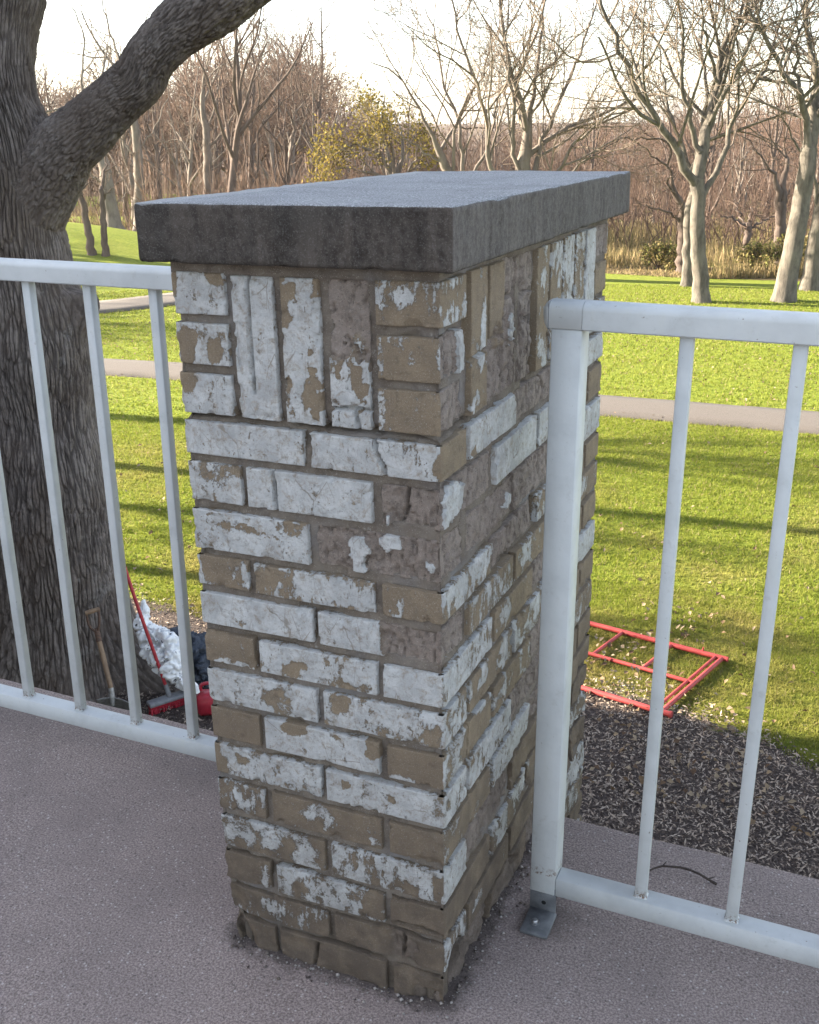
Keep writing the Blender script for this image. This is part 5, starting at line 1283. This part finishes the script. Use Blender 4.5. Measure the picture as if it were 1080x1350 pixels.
# ================================================================ red frame lying on the grass
def build_frame():
    z = -3.0 + .045
    root0 = onz(880, 890, z); root = empty('scaffold_frame', (root0[0], root0[1], -3.0)); tag(root, 'red tubular scaffold frame lying flat on the lawn edge', 'scaffold frame')
    o = np.array([root0[0], root0[1], -3.0])
    A = onz(957, 869, z); B = onz(877, 940, z)                    # ends of the near cross bar
    u = np.array([-.983, .185, 0]); u /= np.linalg.norm(u)
    def seg(name, p, q, r, sides=14):
        b = MB(); b.tube([p - o, q - o], r, sides); x = b.build(name, MAT['redpaint'], root, False); auto_smooth(x, 50); return x
    Lg = 1.95
    seg('leg', A - u * .02, A + u * Lg, .0235); seg('leg', B - u * .035, B + u * Lg, .0235)
    dn = (B - A) / np.linalg.norm(B - A); off = np.array([.0, 0, .012])
    seg('cross_bar', A + u * .03, B + u * .03, .020); seg('cross_bar', A + u * .085 + off * .3, B + u * .085 + off * .3, .013)
    M0 = onz(914, 900, z); M1 = M0 + u * (Lg - .15); seg('ladder_rail', M0, M1, .017)
    for px, py in ((886, 850), (822, 833)):
        p = onz(px, py, z); k = ((M0 - p) @ dn); q = p + dn * k
        # end exactly on the ladder rail
        t = (q - M0) @ u; q = M0 + u * t; seg('rung', p, q, .016)
    for t in (1.45, 1.9): p = A + u * t; q = M0 + u * (t - .03); seg('rung', p, q, .016)
    c = MB(); c.tube([B - o - u * .035, B - o - u * .055], .029, 14); auto_smooth(c.build('end_cap', MAT['redpaint'], root), 50)
    c = MB(); c.tube([A - o + u * .20 + [0, 0, .02], A - o + u * .20 + [0, 0, .055]], .008, 8); c.build('lock_pin', MAT['redpaint'], root)
build_frame()

# ================================================================ tools and things at the foot of the oak
MAT['rust'] = M_simple('rusty_steel', (.13, .075, .05), (.075, .05, .04), 60, .8, .4, .003)
MAT['wood_handle'] = M_simple('worn_wood', (.27, .185, .12), (.18, .12, .08), 30, .7, .3, .003, stretch=(1, 1, .2))
MAT['blade_steel'] = M_simple('scuffed_steel', (.36, .36, .36), (.22, .21, .20), 40, .5, .2, .002, .5, .5)
MAT['red_handle'] = M_simple('red_tool_handle', (.42, .035, .045), (.30, .025, .035), 20, .45, .1, .002, .4)
MAT['grey_plastic'] = M_simple('grey_tool_head', (.24, .245, .26), (.17, .175, .19), 30, .6, .2, .003)
MAT['denim'] = M_simple('dark_blue_cloth', (.038, .045, .062), (.065, .075, .095), 60, .9, .5, .004)
MAT['redplastic'] = M_simple('red_plastic', (.40, .025, .045), (.30, .02, .035), 20, .4, .1, .002, .45)
def M_spotted():
    t = NT('white_cloth_black_specks')
    c = t.mix(t.ramp(t.noise(30, 4, .6), .4, .7), (.78, .78, .78), (.66, .67, .70))
    sp = t.math('MULTIPLY', t.ramp(t.math('ADD', t.voro(14), t.math('MULTIPLY', t.noise(50, 3, .6), .35)), .44, .38), t.ramp(t.noise(8, 2, .5), .54, .58))
    c = t.mix(sp, c, (.02, .02, .025)); return t.fin(c, .9, t.bump(t.noise(60, 4, .6), .4, .006), .15)
MAT['spotted'] = M_spotted()
OD = OAK_D - .62           # distance of things standing in front of the trunk
def build_shovel():
    D = OD; P = lambda x, y, d=0.0: atD(x, y, D + d)
    tip = ground_pt(158, 944)[0]; o = tip.copy(); root = empty('shovel', tuple(o)); tag(root, 'old shovel with wooden D grip leaning against the oak trunk', 'shovel')
    sh = [P(128.3, 834, .20), P(131, 846, .17), P(136, 866, .13), P(141, 886, .08), P(146.2, 907, .03), P(148, 920, .0)]
    b = MB(); b.tube(np.array(sh[:5]) - o, [.017, .019, .020, .019, .018], 12); auto_smooth(b.build('shaft', MAT['wood_handle'], root), 60)
    b = MB(); b.tube(np.array([sh[0] + (sh[0] - sh[1]) * .5, sh[0], sh[1]]) - o, [.012, .021, .022], 12); auto_smooth(b.build('ferrule', MAT['rust'], root), 60)
    g0, g1 = P(112.5, 808.5, .22), P(131.5, 802.5, .26)
    b = MB(); b.tube(np.array([g0, (g0 + g1) / 2, g1]) - o, [.016, .019, .016], 12); auto_smooth(b.build('grip', MAT['wood_handle'], root), 60)
    for g, mx in ((g0 * .93 + g1 * .07, (118, 826)), (g1 * .93 + g0 * .07, (131, 822))):
        b = MB(); b.tube(smooth_poly(np.array([g, P(*mx, .21), sh[0]]), 7) - o, .0095, 8); auto_smooth(b.build('grip_fork', MAT['rust'], root), 60)
    b = MB(); b.tube(np.array([sh[4], sh[5], P(149, 930, -.01)]) - o, [.021, .022, .012], 12); auto_smooth(b.build('socket', MAT['blade_steel'], root), 60)
    # dished blade
    side = np.array([HF[1], -HF[0], 0]); side = side * .98 + np.array([0, 0, -.10]); top = P(149, 921, -.02); bot = tip + [0, 0, .01]
    nu, nv = 15, 13; V = []
    nrm = np.cross(side, bot - top); nrm /= np.linalg.norm(nrm)
    for i in range(nu):
        u = -1 + 2 * i / (nu - 1)
        for j in range(nv):
            v = j / (nv - 1); w = .125 * (1 if v < .55 else math.sqrt(max(0, 1 - ((v - .55) / .45) ** 2)) * .98 + .02)
            V.append(top + (bot - top) * v + side * u * w + nrm * (.030 * u * u - .01) * (1 if nrm @ HF < 0 else -1) - o)
    f = grid_faces(nu, nv); me = make_mesh('blade', V, f, None, True); ob = link('blade', me, MAT['blade_steel'], root)
    md = ob.modifiers.new('thickness', 'SOLIDIFY'); md.thickness = .004
build_shovel()
def build_broom():
    D = OD - .05; P = lambda x, y, d=0.0: atD(x, y, D + d)
    h0, h1 = ground_pt(196, 943)[0], ground_pt(251, 925)[0]; o = (h0 + h1) / 2; root = empty('push_broom', tuple(o)); tag(root, 'red handled push broom leaning on the oak', 'broom')
    mid = h0 * .48 + h1 * .52 + [0, 0, .11]
    top = P(146, 692, .42); q = P(179.8, 794.6, .28)
    b = MB(); b.tube(np.array([top, q, mid + (q - mid) * .12]) - o, [.0135, .0135, .0135], 12); auto_smooth(b.build('handle', MAT['red_handle'], root), 60)
    b = MB(); b.tube(np.array([top + (top - q) * .03, top]) - o, .017, 12); b.build('hand_grip', MAT['black'], root)
    b = MB(); b.tube(np.array([mid + (q - mid) * .13, mid]) - o, [.017, .021], 12); b.build('socket', MAT['grey_plastic'], root)
    u = (h1 - h0); L = np.linalg.norm(u); u /= L; w = np.cross([0, 0, 1], u); R = np.stack([u, w, np.cross(u, w)], 1)
    b = MB(); b.box((mid - o) - [0, 0, .02], (L, .085, .035), R, .006); b.build('head', MAT['grey_plastic'], root)
    b = MB(); b.box((mid - o) - [0, 0, .045] - w * .0, (L * .97, .06, .03), R, .004); hd = b.build('bristle_block', MAT['redplastic'], root)
    b = MB()
    for i in range(28):
        for j in range(3):
            c = mid - o - [0, 0, .055] + u * (-L * .46 + L * .92 * i / 27) + w * (-.02 + .02 * j); e = c + [random.uniform(-.01, .01), random.uniform(-.01, .01), -.05]; b.tube([c, e], [.007, .010], 5, False)
    b.build('bristles', MAT['redplastic'], hd)
build_broom()
def lump(name, label, cat, path, rad, mat, seed, D, amp=.25, freq=9, n=130, m=90, flat=1.0):
    """soft crumpled cloth: one closed surface swept along a path of photo points"""
    C_ = smooth_poly(np.array([atD(x, y, D + d) for x, y, d in path]), n); R_ = np.interp(np.linspace(0, 1, n), np.linspace(0, 1, len(rad)), rad); t = np.linspace(0, 1, n)
    R_ = R_ * np.sqrt(np.clip(1 - (2 * t - 1) ** 10, 0, 1)) + .001
    Tn = np.gradient(C_, axis=0); Tn /= np.linalg.norm(Tn, axis=1)[:, None]; N = np.cross(Tn, HF); N /= np.linalg.norm(N, axis=1)[:, None]; B_ = np.cross(Tn, N)
    a = np.arange(m) * 2 * math.pi / m; A, S = np.meshgrid(a, t, indexing='ij'); V = C_[None] + R_[None, :, None] * (N[None] * np.cos(A)[..., None] + flat * B_[None] * np.sin(A)[..., None])
    nn = fbm(V * freq, 4, seed) - .5; rd = np.abs(fbm(V * freq * .9 + 5 + 1.5 * nn[..., None], 2, seed + 3) - .5) * 2; rf = np.abs(fbm(V * freq * 2.4 + 9, 2, seed + 7) - .5) * 2
    disp = (nn * amp * 1.1 + (sstep(0, .22, rd) - .7) * amp * .75 + (sstep(0, .25, rf) - .7) * amp * .30) * R_[None]
    V = V + disp[..., None] * (N[None] * np.cos(A)[..., None] + flat * B_[None] * np.sin(A)[..., None])
    g = ground_pt(path[-1][0], path[-1][1] + 12)[0]
    o = link(name, make_mesh(name, V.reshape(-1, 3) - g, grid_faces(m, n, 0, True)[:, ::-1], None, True), mat, None, tuple(g)); return tag(o, label, cat)
lump('dust_sheet', 'crumpled white cloth with black specks draped over the oak root', 'cloth', [(190, 790, .10), (190, 806, .05), (191, 826, .0), (203, 842, -.06), (216, 858, -.10), (228, 876, -.14), (240, 894, -.16), (249, 912, -.18)], [.03, .045, .075, .135, .13, .11, .075, .04], MAT['spotted'], 301, OD + .50, .75, 9)
lump('jacket', 'dark blue bundle of clothing lying behind the white cloth', 'clothing', [(222, 846, .15), (240, 846, .12), (256, 858, .08), (268, 882, .05), (275, 915, .0)], [.10, .13, .15, .13, .10], MAT['denim'], 305, OD + .66, .6, 7)
def build_can():
    g = ground_pt(279, 942)[0]; root = empty('fuel_can', tuple(g)); tag(root, 'red plastic fuel can with a pale spout tucked beside the pillar edge', 'can')
    b = MB(); b.box((0, 0, .11), (.22, .15, .19), Matrix.Rotation(.5, 3, 'Z'), .035); auto_smooth(b.build('body', MAT['redplastic'], root), 60)
    b = MB(); b.tube(smooth_poly(np.array([(-.06, -.03, .215), (-.05, -.03, .27), (.04, .02, .275), (.07, .04, .215)]), 10), .014, 10); b.build('handle', MAT['redplastic'], root, True)
    b = MB(); b.tube([(-.085, -.05, .205), (-.09, -.055, .26), (-.11, -.07, .31)], [.026, .024, .012], 12); b.build('spout', MAT['spotted'], root, True)
build_can()
def build_barrow():
    g = ground_pt(-38, 866)[0]; side = np.array([HF[1], -HF[0], 0]); root = empty('wheelbarrow', tuple(g), (0, 0, math.atan2(side[1], side[0]))); tag(root, 'red wheelbarrow tray edge and wooden handle at the left of the oak', 'wheelbarrow')
    rings = []
    for z, lx0, lx1, w in ((.30, -.28, .22, .20), (.42, -.36, .30, .27), (.56, -.44, .40, .33), (.575, -.455, .415, .345), (.56, -.43, .39, .32), (.44, -.35, .29, .26), (.315, -.27, .21, .19)):
        c = []
        for (sx, sy) in ((1, -1), (1, 1), (-1, 1), (-1, -1)):
            x = lx1 if sx > 0 else lx0
            for k in range(5):
                a = {(1,-1): -math.pi/2, (1,1): 0, (-1,1): math.pi/2, (-1,-1): math.pi}[(sx, sy)] + k / 4 * math.pi / 2
                c.append((x - sx * .07 + .07 * math.cos(a), sy * (w - .07) + .07 * math.sin(a), z))
        rings.append(c)
    v = np.array(rings); m = v.shape[1]; f = grid_faces(len(rings), m).tolist(); f += [[i*m+m-1, (i+1)*m+m-1, (i+1)*m, i*m] for i in range(len(rings) - 1)]
    me = bpy.data.meshes.new('tray'); me.from_pydata([tuple(q) for q in v.reshape(-1, 3)], [], [tuple(q)[::-1] for q in f] + [tuple(range(m)), tuple(range(len(rings)*m - 1, (len(rings)-1)*m - 1, -1))]); me.update(); link('tray', me, MAT['redpaint'], root)
    for s in (-1, 1):
        b = MB(); b.tube([(-.75, s * .06, .22), (0, s * .16, .30), (.46, s * .24, .36), (.62, s * .26, .40)], [.017, .019, .019, .022], 12); b.build('handle', MAT['wood_handle'], root, True)
        b = MB(); b.tube([(.20, s * .19, .32), (.26, s * .2, .0), (.10, s * .2, .0), (.0, s * .16, .30)], .013, 8); b.build('leg', MAT['rust'], root, True)
    b = MB(); th = np.linspace(0, 2 * math.pi, 25); b.tube([(-.72 + .15 * math.cos(t), 0, .20 + .15 * math.sin(t)) for t in th], .045, 12, False); w = b.build('wheel', MAT['black'], root, True)
    b = MB(); b.tube([(-.72, -.09, .20), (-.72, .09, .20)], .012, 8); b.tube([(-.72, -.02, .20), (-.72, .02, .20)], .11, 16); b.build('rim', MAT['rust'], w)
build_barrow()


# ================================================================ thin autumn haze over the whole place
def build_haze():
    v = NT('haze_air'); v.n.remove(v.b)
    p = v.n.new('ShaderNodeVolumePrincipled'); p.inputs['Color'].default_value = (.93, .92, .90, 1); p.inputs['Density'].default_value = .00022; p.inputs['Anisotropy'].default_value = .35
    v.l.new(p.outputs[0], v.out.inputs['Volume'])
    b = MB(); b.box((0, 0, (-4.5 + 24.0) / 2), (3400, 3400, 28.5)); o = b.build('haze', v.m); tag(o, kind='stuff')
build_haze()
